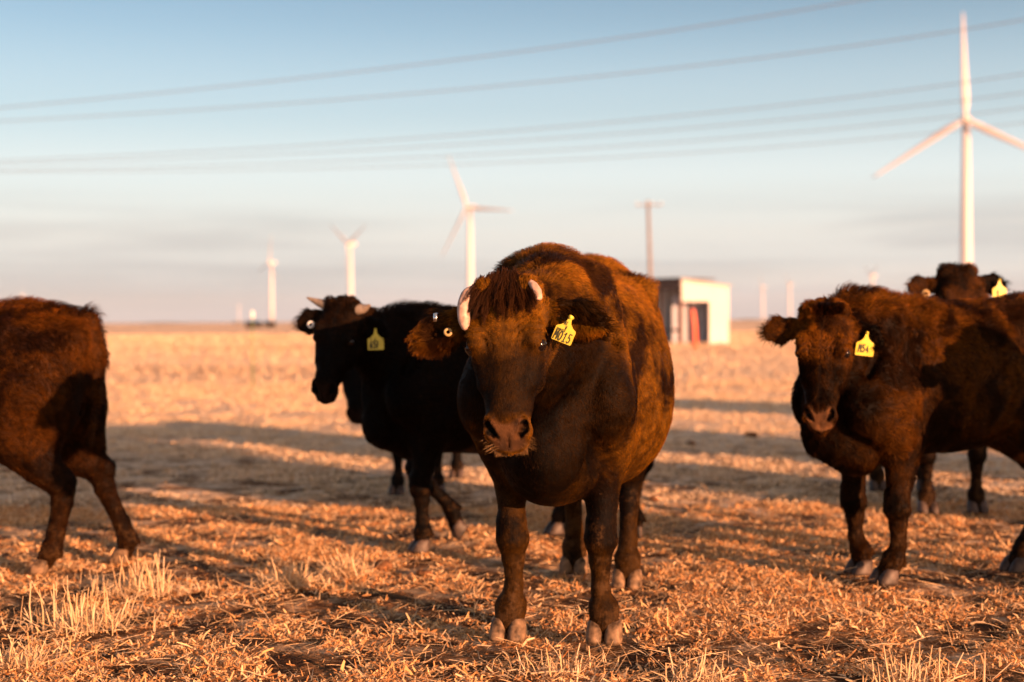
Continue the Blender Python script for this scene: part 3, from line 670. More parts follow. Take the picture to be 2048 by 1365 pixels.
# ================================================================== the brown cow in the middle
th, loc = place((-.19, -.98), (.145, 4.83), 1.0)
HA = head_w(loc, th, 1.0, at(1008, 580, 4.08), (-.01, -.31, -.95), (-.20, -.92, .31), .95)
legsA = {'FL': leg('FL', {7: (.0, .015, 0), 6: (0, .01, 0)}, 1), 'FR': leg('FL', {7: (.01, .015, 0), 6: (0, .01, 0)}, -1),
         'HL': leg('HL', {0: (.02, 0, 0), 2: (.06, -.02, 0), 3: (.10, -.03, 0), 4: (.11, -.03, 0), 5: (.11, -.03, 0), 6: (.11, -.03, 0), 7: (.11, -.03, 0)}, 1),
         'HR': leg('HL', {2: (-.03, -.02, 0), 3: (-.06, -.03, 0), 4: (-.10, -.03, 0), 5: (-.14, -.03, 0), 6: (-.16, -.03, 0), 7: (-.16, -.03, 0)}, -1)}
def extraA(f):
    f.ell((-.42, 0, 1.285), (-.62, 0, 1.27), (.06, .05), (.06, .045), k=.06)
    # loose skin of dewlap and the folds of the shoulder
    f.ell((.84, .01, .84), (.74, 0, .64), (.045, .09), (.06, .08), (1, 0, 0), k=.06)
TORSO_E = TORSO.copy(); TORSO_E[3:13, 3] += np.array((.04, .06, .09, .11, .12, .11, .10, .08, .05, .03)); TORSO_E[:, 1] *= .95
TORSO_B = TORSO.copy(); TORSO_B[3:12, 3] += .05
TORSO_A = TORSO.copy(); TORSO_A[:8, 2] += np.array((.05, .06, .065, .045, .012, -.012, -.02, -.015))
A = make_cow('cow', .0062, legsA, HA, 1.0, crest=-.035, fat=.95, torso=TORSO_A, head_len=.92, hump_y=-.055, extra=extraA,
             neck=[((.50, 0, 1.04), (.20, .27)), ((.76, .02, 1.06), (.145, .21)), ((.95, .03, 1.05), (.10, .16))],
             ears={1: (.115, .305, -.085), -1: (.135, -.285, -.07), 'face1': (.35, -.2, 1.0), 'face-1': (-.05, .15, 1.0)})
cowA = cow_object('cow', A, coatA, loc, th)
tag(cowA, 'brown cow standing in the middle facing us, pale stub horns and yellow tag M015', 'cow', 'cattle standing in the field')
claws(cowA, A, M['hoof']); eyes(cowA, A)
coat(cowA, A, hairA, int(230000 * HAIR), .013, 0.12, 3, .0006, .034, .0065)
hA = lambda u, v, w: hp(HA, u, v, w)
horn(cowA, [hA(-.015, -.080, -.02), hA(.004, -.112, -.008), hA(.045, -.122, .004), (hA(.09, -.121, .006)), hA(.122, -.114, .004)], [.015, .0195, .020, .018, .009], M['horn_pale'])
horn(cowA, [hA(-.020, .078, -.004), hA(-.004, .092, .008), hA(.018, .104, .012), hA(.044, .110, .010)], [.009, .0125, .0135, .009], M['horn_pale'])
rng = np.random.default_rng(5)
nL = 200; per = 26
lc = rng.normal(size=(nL, 2)) * np.array((.040, .018)); lc[:, 0] = np.clip(lc[:, 0], -.078, .085)
roots, dirs, cl = [], [], []
for i in range(nL):
    lu = rng.uniform(.5, 1.8); lw = rng.uniform(.2, .75)
    for j in range(per):
        dv = lc[i, 0] + rng.normal() * .006; du = -.045 + lc[i, 1] + rng.normal() * .006
        du += .012; roots.append(hA(du, dv * .85 - .006, -.004 + .008 * rng.random() - .5 * max(0, -.02 - du)))
        sp = HA['v'] * (dv * 9 + .15 * math.sin(i * 7.3)) + HA['w'] * lw + HA['u'] * (lu + .2 * rng.random())
        dirs.append(sp + rng.normal(size=3) * .05); cl.append(i)
tuft('forelock', cowA, np.array(roots), np.array(dirs), .105, .0007, lockM, rng, droop=.9, wob=.4, clump=np.array(cl))
# whiskers on lips and chin
roots, dirs = [], []
for i in range(110):
    sg = rng.choice((-1, 1)); uu = .455 + .055 * rng.random(); vv = sg * (.030 + .045 * rng.random() * (1 - (uu - .455) * 6)); roots.append(hA(uu * .92, vv * .9, -.085 - .03 * rng.random())); dirs.append(HA['v'] * sg * 1.0 + HA['u'] * .5 + HA['w'] * .3 + rng.normal(size=3) * .25)
tuft('whiskers', cowA, np.array(roots), np.array(dirs), .034, .0003, whiskM, rng, droop=.15, wob=.1)
roots, dirs = [], []
for i in range(900):
    vv = rng.uniform(-.048, .048); roots.append(hA(.457 + .020 * rng.random(), vv, -.118 - .012 * rng.random())); dirs.append(HA['u'] * .9 + HA['w'] * .6 + HA['v'] * vv * 6 + rng.normal(size=3) * .2)
tuft('chin_hair', cowA, np.array(roots), np.array(dirs), .013, .0004, whiskM, rng, droop=.1, wob=.1)
# ear fringe
def fringe(cow, H, sgn, tip, n_, L, mat, rng, w=-.06):
    roots, dirs = [], []
    rt = np.array((.05, sgn * .11, -.07)); tp = np.array(tip)
    for i in range(n_):
        q = .12 + .8 * rng.random(); c = rt * (1 - q) + tp * q; edge = .050 * math.sin(min(1, q * 1.15) * math.pi) + .006
        roots.append(hp(H, c[0] + edge * rng.uniform(.3, .95), c[1], c[2] + .008)); dirs.append(H['u'] * 1.0 + H['v'] * sgn * .35 + H['w'] * .35 + rng.normal(size=3) * .25)
    return tuft('ear_hair', cow, np.array(roots), np.array(dirs), L, .0006, mat, rng, droop=.2, wob=.3)
fringe(cowA, HA, -1, A['E'][-1], 2600, .045, hairA, rng); fringe(cowA, HA, 1, A['E'][1], 1300, .03, hairA, rng)
# tag M015, tilted; metal clip and button in the other ear
ear_tag(cowA, hA(.088, .198, -.036), HA['v'] * .95 + HA['u'] * .10 + HA['w'] * .15, -HA['u'] * .9 + HA['v'] * .1 + HA['w'] * .1, .060,
        [('M015', -.42, -1.22, .44, .06), ('MT', -.16, -.44, .17, .03), ('W', -.04, -.64, .17, .03), ('284061528', -.42, -.77, .10, .018)], twist=R(20))
button(cowA, hA(.115, -.180, -.030), HA['w'] * .9 + HA['v'] * .3, .013, M['button'])
cl_ = hA(.055, -.222, -.048)
MB().tube([tuple(cl_ + HA['u'] * .020 + HA['w'] * .012), tuple(cl_ + HA['w'] * .014 - HA['u'] * .004), tuple(cl_ - HA['u'] * .010), tuple(cl_ - HA['w'] * .012 + HA['u'] * .002)], [(.006, .0016)] * 4, 8).build('ear_clip', M['metal'], cowA, True)

# ================================================================== the black horned cow behind it
th, loc = place((-.93, -.36), (-.50, 6.86), .88)
sB = .88; loc = loc + np.array((.10, 0, 0))
HB = head_w(loc, th, sB, at(680, 612, 6.50), (-.22, -.26, -.94), (-.28, -.91, .28), .96)
legsB = {'FL': leg('FL', {0: (.04, 0, 0), 1: (.09, 0, 0), 2: (.11, 0, 0), 3: (.11, 0, 0), 4: (.11, 0, 0), 5: (.11, 0, 0), 6: (.11, 0, 0), 7: (.10, 0, 0)}, 1),
         'FR': leg('FL', {0: (.04, 0, 0), 1: (.06, -.02, .0), 2: (.05, -.03, .03), 3: (.03, -.04, .03), 4: (-.02, -.04, .04), 5: (-.09, -.05, .07), 6: (-.135, -.05, .08), 7: (-.18, -.05, .05)}, -1),
         'HL': leg('HL', {2: (-.02, 0, 0), 3: (-.03, 0, 0), 7: (-.04, 0, 0), 6: (-.03, 0, 0)}, 1),
         'HR': leg('HL', {1: (.08, 0, 0), 2: (.16, 0, 0), 3: (.22, 0, 0), 4: (.25, 0, 0), 5: (.28, 0, 0), 6: (.29, 0, 0), 7: (.30, 0, 0)}, -1)}
B = make_cow('cow', .0085, legsB, HB, sB, torso=TORSO_B, crest=-.02, fat=.86, neck=[((.44, 0, 1.02), (.18, .26)), ((.66, 0, 1.06), (.15, .22))],
             ears={1: (.11, .27, -.11), -1: (.125, -.27, -.075), 'face1': (.3, .2, 1.0), 'face-1': (.1, .1, 1.0)})
cowB = cow_object('cow', B, coatB, loc, th)
tag(cowB, 'black horned cow turning its head, yellow tag, half hidden behind the brown cow facing us', 'cow', 'cattle standing in the field')
claws(cowB, B, M['hoof_dark'], pitch={'FR': 1.0}); eyes(cowB, B)
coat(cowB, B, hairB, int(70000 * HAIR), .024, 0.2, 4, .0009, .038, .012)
hB = lambda u, v, w: hp(HB, u, v, w)
horn(cowB, [hB(.0, .09, -.03), hB(-.008, .125, -.025), hB(-.016, .150, -.012), hB(-.028, .175, .0)], [.030, .025, .016, .004], M['horn_grey'])
horn(cowB, [hB(.0, -.09, -.03), hB(-.008, -.135, -.025), hB(-.014, -.170, -.012), hB(-.022, -.208, .0)], [.029, .023, .014, .004], M['horn_grey'])
ear_tag(cowB, hB(.085, .205, -.072), wdir(th, (.99, -.08, .02)), wdir(th, (.06, 0, 1)), .083, [('65F', -.36, -1.16, .42, .085), ('T', -.33, -.70, .16, .04), ('2', -.05, -.70, .14, .04)])
button(cowB, hB(.115, -.165, -.045), wdir(th, (-.2, -1, .1)), .02, M['button_white'])

# ================================================================== the cow hidden behind the black one
th, loc = place((-.08, -1.0), (-.60, 8.95), .84)
HC = head_w(loc, th, .84, at(712, 700, 8.55), (.0, -.30, -.95), (-.1, -.95, .30), 1.0)
Cc = make_cow('cow', .014, {'FL': leg('FL', None, 1), 'FR': leg('FL', {7: (.05, 0, 0), 6: (.03, 0, 0)}, -1), 'HL': leg('HL', None, 1), 'HR': leg('HL', None, -1)}, HC, .84,
              neck=[((.46, 0, .98), (.18, .25)), ((.70, 0, .96), (.15, .20))])
cowC = cow_object('cow', Cc, coatB, loc, th)
tag(cowC, 'cow with lowered muzzle and one foreleg showing behind the black horned cow', 'cow', 'cattle standing in the field')
claws(cowC, Cc, M['hoof_dark']); coat(cowC, Cc, hairE, int(14000 * HAIR), .022, 0.1, 6, .0014)

# ================================================================== the russet cow walking out on the left
sD = .905
th = math.atan2(.04, -1.0); loc = np.array((-2.60, 6.36, 0))
HD = head_w(loc, th, sD, Vector((-3.75, 6.3, 1.22)), (-.65, -.1, -.75), (-.7, 0, .7), 1.0)
legsD = {'FL': leg('FL', None, 1), 'FR': leg('FL', {7: (.1, 0, 0)}, -1),
         'HL': leg('HL', {1: (.04, 0, 0), 2: (.03, 0, 0), 3: (.0, 0, -.01), 4: (-.01, 0, 0), 5: (.0, 0, 0), 6: (.01, 0, 0), 7: (.03, 0, 0)}, 1),
         'HR': leg('HL', {0: (-.03, 0, -.05), 1: (-.06, 0, -.03), 2: (-.07, 0, 0), 3: (-.075, 0, .02), 4: (-.11, 0, .02), 5: (-.22, 0, .01), 6: (-.26, 0, 0), 7: (-.26, 0, 0)}, -1)}
def extraD(f):
    f.ell((-.66, -.12, .98), (-.735, -.15, .60), (.10, .14), (.055, .085), (1, 0, 0), k=.06)
    f.ell((-.60, .14, .95), (-.60, .17, .60), (.10, .16), (.06, .10), (1, 0, 0), k=.06)
Dd = make_cow('cow', .0085, legsD, HD, sD, fat=.88, crest=-.03, extra=extraD)
cowD = cow_object('cow', Dd, coatD, loc, th)
tag(cowD, 'russet brown cow cut off by the left edge, only rump and hind legs showing', 'cow', 'cattle standing in the field')
claws(cowD, Dd, M['hoof']); coat(cowD, Dd, hairD, int(110000 * HAIR), .032, 0.5, 7, .0008, .046)

# ================================================================== the dark brown cow on the right
sE = .905
fm = (gnd(1720, 1160) + gnd(1775, 1166)) / 2
th, loc = place((-.90, -.43), (fm.x, fm.y), sE)
HE = head_w(loc, th, sE, at(1648, 622, 5.55), (-.13, -.30, -.94), (-.36, -.88, .30), .95)
legsE = {'FL': leg('FL', {7: (.03, -.03, 0), 6: (.01, -.02, 0)}, 1), 'FR': leg('FL', {7: (-.03, -.02, 0), 6: (-.02, -.01, 0)}, -1),
         'HL': leg('HL', {1: (.14, 0, 0), 2: (.17, 0, .02), 3: (.17, 0, .03), 4: (.22, 0, .02), 5: (.32, 0, .01), 6: (.36, 0, 0), 7: (.40, 0, 0)}, 1),
         'HR': leg('HL', {2: (-.05, 0, 0), 3: (-.08, 0, 0), 4: (-.1, 0, 0), 5: (-.12, 0, 0), 6: (-.12, 0, 0), 7: (-.12, 0, 0)}, -1)}
Ee = make_cow('cow', .0078, legsE, HE, sE, head_len=1.04, torso=TORSO_E, crest=-.01, fat=.82, neck=[((.44, 0, 1.00), (.17, .26)), ((.68, .03, 1.03), (.115, .19))],
              ears={1: (.13, .255, -.14), -1: (.10, -.285, -.04), 'face1': (.35, .1, 1.0), 'face-1': (.05, .15, 1.0)})
Ee['face_tone'] = 2.1; Ee['ear_l'] = .15
cowE = cow_object('cow', Ee, coatE, loc, th)
tag(cowE, 'shaggy dark brown cow on the right looking at us, yellow tag M54', 'cow', 'cattle standing in the field')
claws(cowE, Ee, M['hoof_dark']); eyes(cowE, Ee)
coat(cowE, Ee, hairE, int(140000 * HAIR), .030, 0.8, 8, .0008, .040, .012)
hE = lambda u, v, w: hp(HE, u, v, w)
roots, dirs, cl = [], [], []
for i in range(46):
    cv = float(np.clip(rng.normal() * .04, -.06, .06)); cu = float(np.clip(-.015 + rng.normal() * .02, -.03, .05))
    for j in range(26):
        roots.append(hE(cu + rng.normal() * .006, cv + rng.normal() * .006, -.006)); dirs.append(HE['w'] * .6 + HE['v'] * cv * 12 + HE['u'] * rng.uniform(-.4, .8) + rng.normal(size=3) * .1); cl.append(i)
tuft('forelock', cowE, np.array(roots), np.array(dirs), .05, .0008, hairE, rng, droop=.2, wob=.5, clump=np.array(cl))
ear_tag(cowE, hE(.075, .185, -.085), wdir(th, (.985, -.1, -.13)), wdir(th, (.20, -.12, .97)), .079, [('M54', -.36, -1.08, .40, .07)])

# ================================================================== the cow looking over its back
sF = .93
th, loc = place((.0, -1.0), (2.46, 7.95), sF)
HF = head_w(loc, th, sF, at(1918, 540, 7.25), (.04, -.45, -.89), (.03, -.89, .45), 1.0)
Ff = make_cow('cow', .0105, {'FL': leg('FL', None, 1), 'FR': leg('FL', None, -1), 'HL': leg('HL', None, 1), 'HR': leg('HL', None, -1)}, HF, sF, crest=-.03,
              neck=[((.46, 0, 1.06), (.19, .26)), ((.70, 0, 1.18), (.15, .20))], ears={1: (.07, .285, -.07), -1: (.07, -.285, -.07)})
cowF = cow_object('cow', Ff, coatE, loc, th)
tag(cowF, 'dark cow whose forehead and ears rise behind the back of the right-hand cow', 'cow', 'cattle standing in the field')
claws(cowF, Ff, M['hoof_dark']); eyes(cowF, Ff); coat(cowF, Ff, hairE, int(36000 * HAIR), .024, 0.2, 9, .0011, .034)
hF = lambda u, v, w: hp(HF, u, v, w)
ear_tag(cowF, hF(.055, .225, -.03), wdir(th, (1, 0, 0)), wdir(th, (.05, 0, 1)), .08, [('M', -.2, -1.0, .3, .07)])
button(cowF, hF(.115, -.19, -.05), wdir(th, (0, -1, .1)), .022, M['button'])

# ================================================================== plain members of the herd: far off, and beside the camera where only their long shadows are seen
H0 = head_frame((.98, 0, 1.20), (.55, 0, -.83), (.8, 0, .55), 1.0)
G0 = make_cow('cow', .02, {'FL': leg('FL', None, 1), 'FR': leg('FL', {7: (.12, 0, 0), 6: (.1, 0, 0), 5: (.07, 0, 0)}, -1), 'HL': leg('HL', None, 1), 'HR': leg('HL', {7: (.2, 0, 0), 6: (.19, 0, 0), 5: (.16, 0, 0), 4: (.12, 0, 0), 3: (.08, 0, 0)}, -1)}, H0, 1.0)
def herd(loc, th, mat, label, grp, s=.93):
    if herd.first is None:
        o = cow_object('cow', G0, mat, loc, th); herd.first = o
    else:
        o = herd.first.copy(); COL.objects.link(o)
        if mat is not herd.first.data.materials[0]: o.data = o.data.copy(); o.data.materials[0] = mat
    o.location = loc; o.rotation_euler = (0, 0, th); o.scale = (s,) * 3
    return tag(o, label, 'cow', grp)
herd.first = None
p = gnd(497, 661); herd((p.x, p.y, 0), R(-100), coatD, 'tiny brown cow far off, leftmost of the three grazing near the horizon', 'cattle grazing far away')
p = gnd(513, 660); herd((p.x, p.y, 0), R(200), coatB, 'tiny black cow far off, middle one of the three grazing near the horizon', 'cattle grazing far away')
p = gnd(541, 660); herd((p.x, p.y, 0), R(170), coatB, 'tiny black cow far off below the fourth turbine, rightmost of the three grazing', 'cattle grazing far away')
OFF = [((3.35, 4.60), 150), ((6.7, 4.0), 100), ((6.6, 7.2), 70), ((5.4, 9.6), 120), ((7.6, 12.6), 40)]
for i, ((x, y), a) in enumerate(OFF):
    herd((x, y, 0), R(a), coatB, 'dark cow outside the view, beside or behind the camera', 'cattle beside the camera')
# ------------------------------------------------------------------ ground
def fbm(x, y, sc, seed, oct=5):
    P_ = np.stack([x, y, np.zeros_like(x)], 1); o = 0; a = 1; t = 0
    for i in range(oct): o = o + a * sines(P_, sc * 2 ** i, seed + i, 4); t += a; a *= .55
    return o / t
def gh(x, y):
    near = np.exp(-((np.maximum(np.hypot(x, y - 5) - 9, 0)) / 8) ** 2)
    return (.012 * fbm(x, y, 1.1, 100, 4)) * near - .008 + .0 * x
def axis(lo, hi, st, far, grow):
    a = list(np.arange(lo, hi, st)); s_ = st
    while a[-1] < far: s_ *= grow; a.append(a[-1] + s_)
    s_ = st; b = []; c = lo
    while c > -far: s_ *= grow; c -= s_; b.append(c)
    return np.array(b[::-1] + a)
xs = axis(-3.6, 4.0, .035, 9000, 1.09); ys = axis(2.6, 9.5, .035, 9000, 1.07)
XX, YY = np.meshgrid(xs, ys, indexing='ij'); gx, gy = XX.ravel(), YY.ravel(); gz = gh(gx, gy)
nx, ny = len(xs), len(ys); I = np.arange(nx * ny).reshape(nx, ny)
GQ = np.stack([I[:-1, :-1].ravel(), I[1:, :-1].ravel(), I[1:, 1:].ravel(), I[:-1, 1:].ravel()], 1)

m, nn, ll = mat_new('trampled_field')
t = N(nn, 'ShaderNodeTexCoord')
a1 = N(nn, 'ShaderNodeTexNoise', i_Scale=3.2, i_Detail=8.0, i_Roughness=0.68, i_Distortion=0.4); ll.new(t.outputs['Object'], a1.inputs['Vector'])
a2 = N(nn, 'ShaderNodeTexNoise', i_Scale=0.09, i_Detail=5.0, i_Roughness=0.55); 
mpp = N(nn, 'ShaderNodeMapping'); mpp.inputs['Scale'].default_value = (.35, 1.0, 1); ll.new(t.outputs['Object'], mpp.inputs[0]); ll.new(mpp.outputs[0], a2.inputs['Vector'])
a3 = N(nn, 'ShaderNodeTexNoise', i_Scale=38.0, i_Detail=5.0, i_Roughness=0.7); ll.new(t.outputs['Object'], a3.inputs['Vector'])
# near the camera bare soil shows between the litter; far off only straw is seen
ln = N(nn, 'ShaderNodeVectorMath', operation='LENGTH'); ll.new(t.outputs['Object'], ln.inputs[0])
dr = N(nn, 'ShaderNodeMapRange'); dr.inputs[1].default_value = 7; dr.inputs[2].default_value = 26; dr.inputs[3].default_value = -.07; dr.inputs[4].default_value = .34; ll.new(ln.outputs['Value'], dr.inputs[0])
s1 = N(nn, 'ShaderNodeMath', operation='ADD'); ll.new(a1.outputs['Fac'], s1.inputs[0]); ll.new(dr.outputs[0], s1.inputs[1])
rr1 = ramp(nn, [(.37, (0.085, 0.045, 0.024)), (.46, (0.34, 0.19, 0.09)), (.56, (0.86, 0.66, 0.46))]); ll.new(s1.outputs[0], rr1.inputs[0])
rr2 = ramp(nn, [(.36, (0.66, 0.52, 0.40)), (.50, (1, 1, 1)), (.64, (1.22, 1.20, 1.20))]); ll.new(a2.outputs['Fac'], rr2.inputs[0])
m1 = N(nn, 'ShaderNodeMix', data_type='RGBA', blend_type='MULTIPLY'); m1.inputs[0].default_value = 1; ll.new(rr1.outputs[0], m1.inputs[6]); ll.new(rr2.outputs[0], m1.inputs[7])
rr3 = ramp(nn, [(.3, g(.7)), (.7, g(1.25))]); ll.new(a3.outputs['Fac'], rr3.inputs[0])
m2 = N(nn, 'ShaderNodeMix', data_type='RGBA', blend_type='MULTIPLY'); m2.inputs[0].default_value = 1; ll.new(m1.outputs[2], m2.inputs[6]); ll.new(rr3.outputs[0], m2.inputs[7])
b = N(nn, 'ShaderNodeBsdfPrincipled', i_Roughness=0.95); b.inputs['Specular IOR Level'].default_value = .1; ll.new(m2.outputs[2], b.inputs['Base Color'])
v1 = N(nn, 'ShaderNodeTexNoise', i_Scale=55.0, i_Detail=4.0, i_Roughness=.6); ll.new(t.outputs['Object'], v1.inputs['Vector'])
bp = N(nn, 'ShaderNodeBump', i_Strength=1.0, i_Distance=0.030); ll.new(v1.outputs['Fac'], bp.inputs['Height'])
v2 = N(nn, 'ShaderNodeTexNoise', i_Scale=7.0, i_Detail=5.0, i_Roughness=.6); ll.new(t.outputs['Object'], v2.inputs['Vector'])
bp2 = N(nn, 'ShaderNodeBump', i_Strength=1.0, i_Distance=0.14); ll.new(v2.outputs['Fac'], bp2.inputs['Height']); ll.new(bp.outputs[0], bp2.inputs['Normal'])
ll.new(bp2.outputs[0], b.inputs['Normal'])
o = N(nn, 'ShaderNodeOutputMaterial'); ll.new(b.outputs[0], o.inputs[0])
field = link('ground', np_mesh('ground', np.stack([gx, gy, gz], 1), GQ), None, m); tag(field, kind='structure')

# ------------------------------------------------------------------ straw litter
def straw_mat(name, c0, c1, c2):
    m, nn, ll = mat_new(name)
    gi = N(nn, 'ShaderNodeNewGeometry'); r = ramp(nn, [(0, c0), (.45, c1), (1, c2)]); ll.new(gi.outputs['Random Per Island'], r.inputs[0])
    b = N(nn, 'ShaderNodeBsdfPrincipled', i_Roughness=0.7); b.inputs['Specular IOR Level'].default_value = .2; ll.new(r.outputs[0], b.inputs['Base Color'])
    tr = N(nn, 'ShaderNodeBsdfTranslucent'); ll.new(r.outputs[0], tr.inputs[0]); ms = N(nn, 'ShaderNodeMixShader'); ms.inputs[0].default_value = .18
    ll.new(b.outputs[0], ms.inputs[1]); ll.new(tr.outputs[0], ms.inputs[2]); o = N(nn, 'ShaderNodeOutputMaterial'); ll.new(ms.outputs[0], o.inputs[0]); return m
SM = straw_mat('dry_straw', (0.48, 0.20, 0.065), (0.76, 0.43, 0.18), (0.88, 0.65, 0.39))
SM3 = straw_mat('pale_far_straw', (0.62, 0.38, 0.20), (0.80, 0.60, 0.38), (0.88, 0.72, 0.52))  # paler straw for the distant litter and grass
SM2 = straw_mat('pale_stalk', (0.56, 0.36, 0.18), (0.68, 0.48, 0.28), (0.80, 0.63, 0.42))
FR_X = lambda y: 0.375 * y + .5
def scatter_pts(n_, y0, y1, rng, dens=None, power=1.0):
    out = []; tot = 0
    while tot < n_:
        k = n_ * 2; u = rng.random(k); y = (y0 ** power + (y1 ** power - y0 ** power) * u) ** (1 / power); x = rng.uniform(-1, 1, k) * FR_X(y)
        keep = np.ones(k, bool) if dens is None else rng.random(k) < dens(x, y)
        out.append(np.stack([x[keep], y[keep]], 1)); tot += keep.sum()
    return np.concatenate(out)[:n_]
def clumpy(x, y):
    f_ = fbm(x, y, .85, 200, 4) + .55 * fbm(x, y, 4.5, 230, 2)
    return np.clip(.42 + 1.6 * f_, .02, 1)
def blades(name, P2, L, Wd, tilt, rng, mat, bend=.35, z0=None, segs=2):
    """flat curled blades; tilt = angle above the ground"""
    n_ = len(P2); az = rng.uniform(0, 2 * math.pi, n_); z = gh(P2[:, 0], P2[:, 1]) if z0 is None else z0
    base = np.stack([P2[:, 0], P2[:, 1], z], 1); d = np.stack([np.cos(az), np.sin(az), np.zeros(n_)], 1); sd_ = np.stack([-np.sin(az), np.cos(az), np.zeros(n_)], 1)
    tw = rng.uniform(-1.2, 1.2, n_)[:, None]; upv = np.array((0, 0, 1.0))[None]
    sd_ = sd_ * np.cos(tw) + upv * np.sin(tw) * .9
    V = np.zeros((n_, (segs + 1) * 2, 3), np.float32); cur = base.copy(); an = tilt.copy()
    for i in range(segs + 1):
        w_ = Wd * (1 - .55 * (i / segs)); V[:, 2 * i] = cur - sd_ * w_[:, None] / 2; V[:, 2 * i + 1] = cur + sd_ * w_[:, None] / 2
        cur = cur + (d * np.cos(an)[:, None] + upv * np.sin(an)[:, None]) * (L / segs)[:, None]; an = an - bend * rng.uniform(-.3, 1.4, n_)
    V[:, :, 2] = np.maximum(V[:, :, 2], (z + .0015)[:, None])
    k = (segs + 1) * 2; q = np.array([(2 * i, 2 * i + 1, 2 * i + 3, 2 * i + 2) for i in range(segs)])
    F = (np.arange(n_)[:, None, None] * k + q[None]).reshape(-1, 4)
    return link(name, np_mesh(name, V.reshape(-1, 3), F, False), None, mat)
rg = np.random.default_rng(21)
Pn = scatter_pts(250000, 3.55, 8.5, rg, clumpy, 1.5)
o = blades('straw_litter', Pn, rg.gamma(1.6, .0085, len(Pn)) + .005, rg.gamma(3, .0017, len(Pn)) + .0015, rg.uniform(-.1, 1.0, len(Pn)), rg, SM, .5); tag(o, kind='stuff')
Pn = scatter_pts(240000, 8.5, 26, rg, clumpy, 1.1); sz = .7 + Pn[:, 1] * .05
o = blades('straw_litter', Pn, (rg.gamma(2, .008, len(Pn)) + .008) * sz * .8, rg.uniform(.005, .013, len(Pn)) * sz, rg.uniform(.0, .9, len(Pn)), rg, SM3, .6); tag(o, kind='stuff')
Pn = scatter_pts(14000, 3.55, 9, rg, None, 1.2)
o = blades('loose_straw', Pn, rg.gamma(2.4, .024, len(Pn)) + .02, rg.uniform(.0018, .004, len(Pn)), rg.uniform(-.02, .45, len(Pn)), rg, SM2, .12, segs=3); tag(o, kind='stuff')
# dry grass standing over the far field
Pn = scatter_pts(60000, 26, 130, rg, None, .55); sz = .4 + Pn[:, 1] * .014
o = blades('dry_grass', Pn, rg.uniform(.03, .08, len(Pn)) * sz, rg.uniform(.03, .09, len(Pn)) * sz, rg.uniform(.2, 1.1, len(Pn)), rg, SM3, .2); tag(o, kind='stuff')

# ------------------------------------------------------------------ standing tufts
def grass_tuft(px, py, n_, h, spread, label, thin=1.0, lit=300, seed=1):
    rr_ = np.random.default_rng(seed); c = gnd(px, py); mb = MB(); r0 = empty('grass_tuft', (c.x, c.y, 0)); tag(r0, label, 'grass tuft', 'dry grass tufts')
    for i in range(n_):
        x, y = rr_.normal(size=2) * spread * .5 * np.array((1, .6)); hh = h * rr_.uniform(.45, 1.05); lean = rr_.normal(size=2) * .16 + np.array((x, y)) / spread * .12; w_ = rr_.uniform(.0018, .0036) * thin
        mid = (x + lean[0] * hh * .45, y + lean[1] * hh * .45, hh * .5); kink = rr_.normal(size=2) * .05
        mb.tube([(x, y, -.01), mid, (x + lean[0] * hh + kink[0] * hh, y + lean[1] * hh + kink[1] * hh, hh)], [w_, w_ * .9, w_ * .5], 5)
    mb.build('stalks', SM2, r0)['kind'] = 'stuff'
    P2 = rr_.normal(size=(lit, 2)) * spread * np.array((.75, .5)); bl = blades('fallen_blades', P2, rr_.uniform(.03, .10, lit), rr_.uniform(.003, .007, lit), rr_.uniform(.1, 1.3, lit), rr_, SM2, .6, z0=np.zeros(lit)); bl.parent = r0; bl['kind'] = 'stuff'
    return r0
TUFTS = [(165, 1255, 34, .17, .15, 'tall pale dry tuft standing near the lower left corner'), (290, 1185, 30, .17, .14, 'dry tuft right in front of the russet cow\'s far hind hoof'),
         (592, 1170, 14, .12, .10, 'sparse dry tuft between the russet cow and the dung heap'), (690, 1150, 16, .11, .07, 'small upright dry tuft just left of the dung heap'),
         (1390, 1362, 7, .09, .07, 'few thin stalks at the bottom edge, right of the front hooves'), (1830, 1364, 22, .12, .13, 'dense spiky dry tuft at the bottom edge, lower right'),
         (1120, 1345, 6, .06, .12, 'low flattened straw tuft just below the front hooves'), (30, 1330, 8, .10, .10, 'thin dry tuft in the lower left corner')]
for i, (px, py, n_, h, sp, lb) in enumerate(TUFTS): grass_tuft(px, py, n_, h, sp, lb, 1.0, 420 if py < 1300 else 160, 40 + i)

# ------------------------------------------------------------------ dung clods and chips on the ground
dungM = simple('dried_dung', (0.16, 0.075, 0.035), 0.9, 0.15, noise=0.5, nscale=40, bump=0.006)
def clod(px, py, r, label, seed, mat=None, flat=.62, name='dung_clod', cat='dung'):
    rr_ = np.random.default_rng(seed); c = gnd(px, py); f = Field((-r * 1.7,) * 3, (r * 1.7,) * 3, r / 11)
    for i in range(9):
        a_ = rr_.uniform(0, 6.28); d = rr_.uniform(0, .75) * r; f.ell((d * math.cos(a_), d * math.sin(a_), rr_.uniform(0, .35) * r), (d * math.cos(a_) * .6, d * math.sin(a_) * .6, rr_.uniform(0, .5) * r), r * rr_.uniform(.3, .5), r * rr_.uniform(.25, .45), k=r * .12)
    P, Q = f.mesh(); vn, _ = vnormals(P, Q); P = P + vn * (r * .06 * sines(P, 2.5 / r, seed) + r * .03 * sines(P, 7 / r, seed + 3))[:, None]; P[:, 2] *= flat
    return tag(link(name, np_mesh(name, P, Q), None, mat or dungM), label, cat, 'dried dung on the ground')
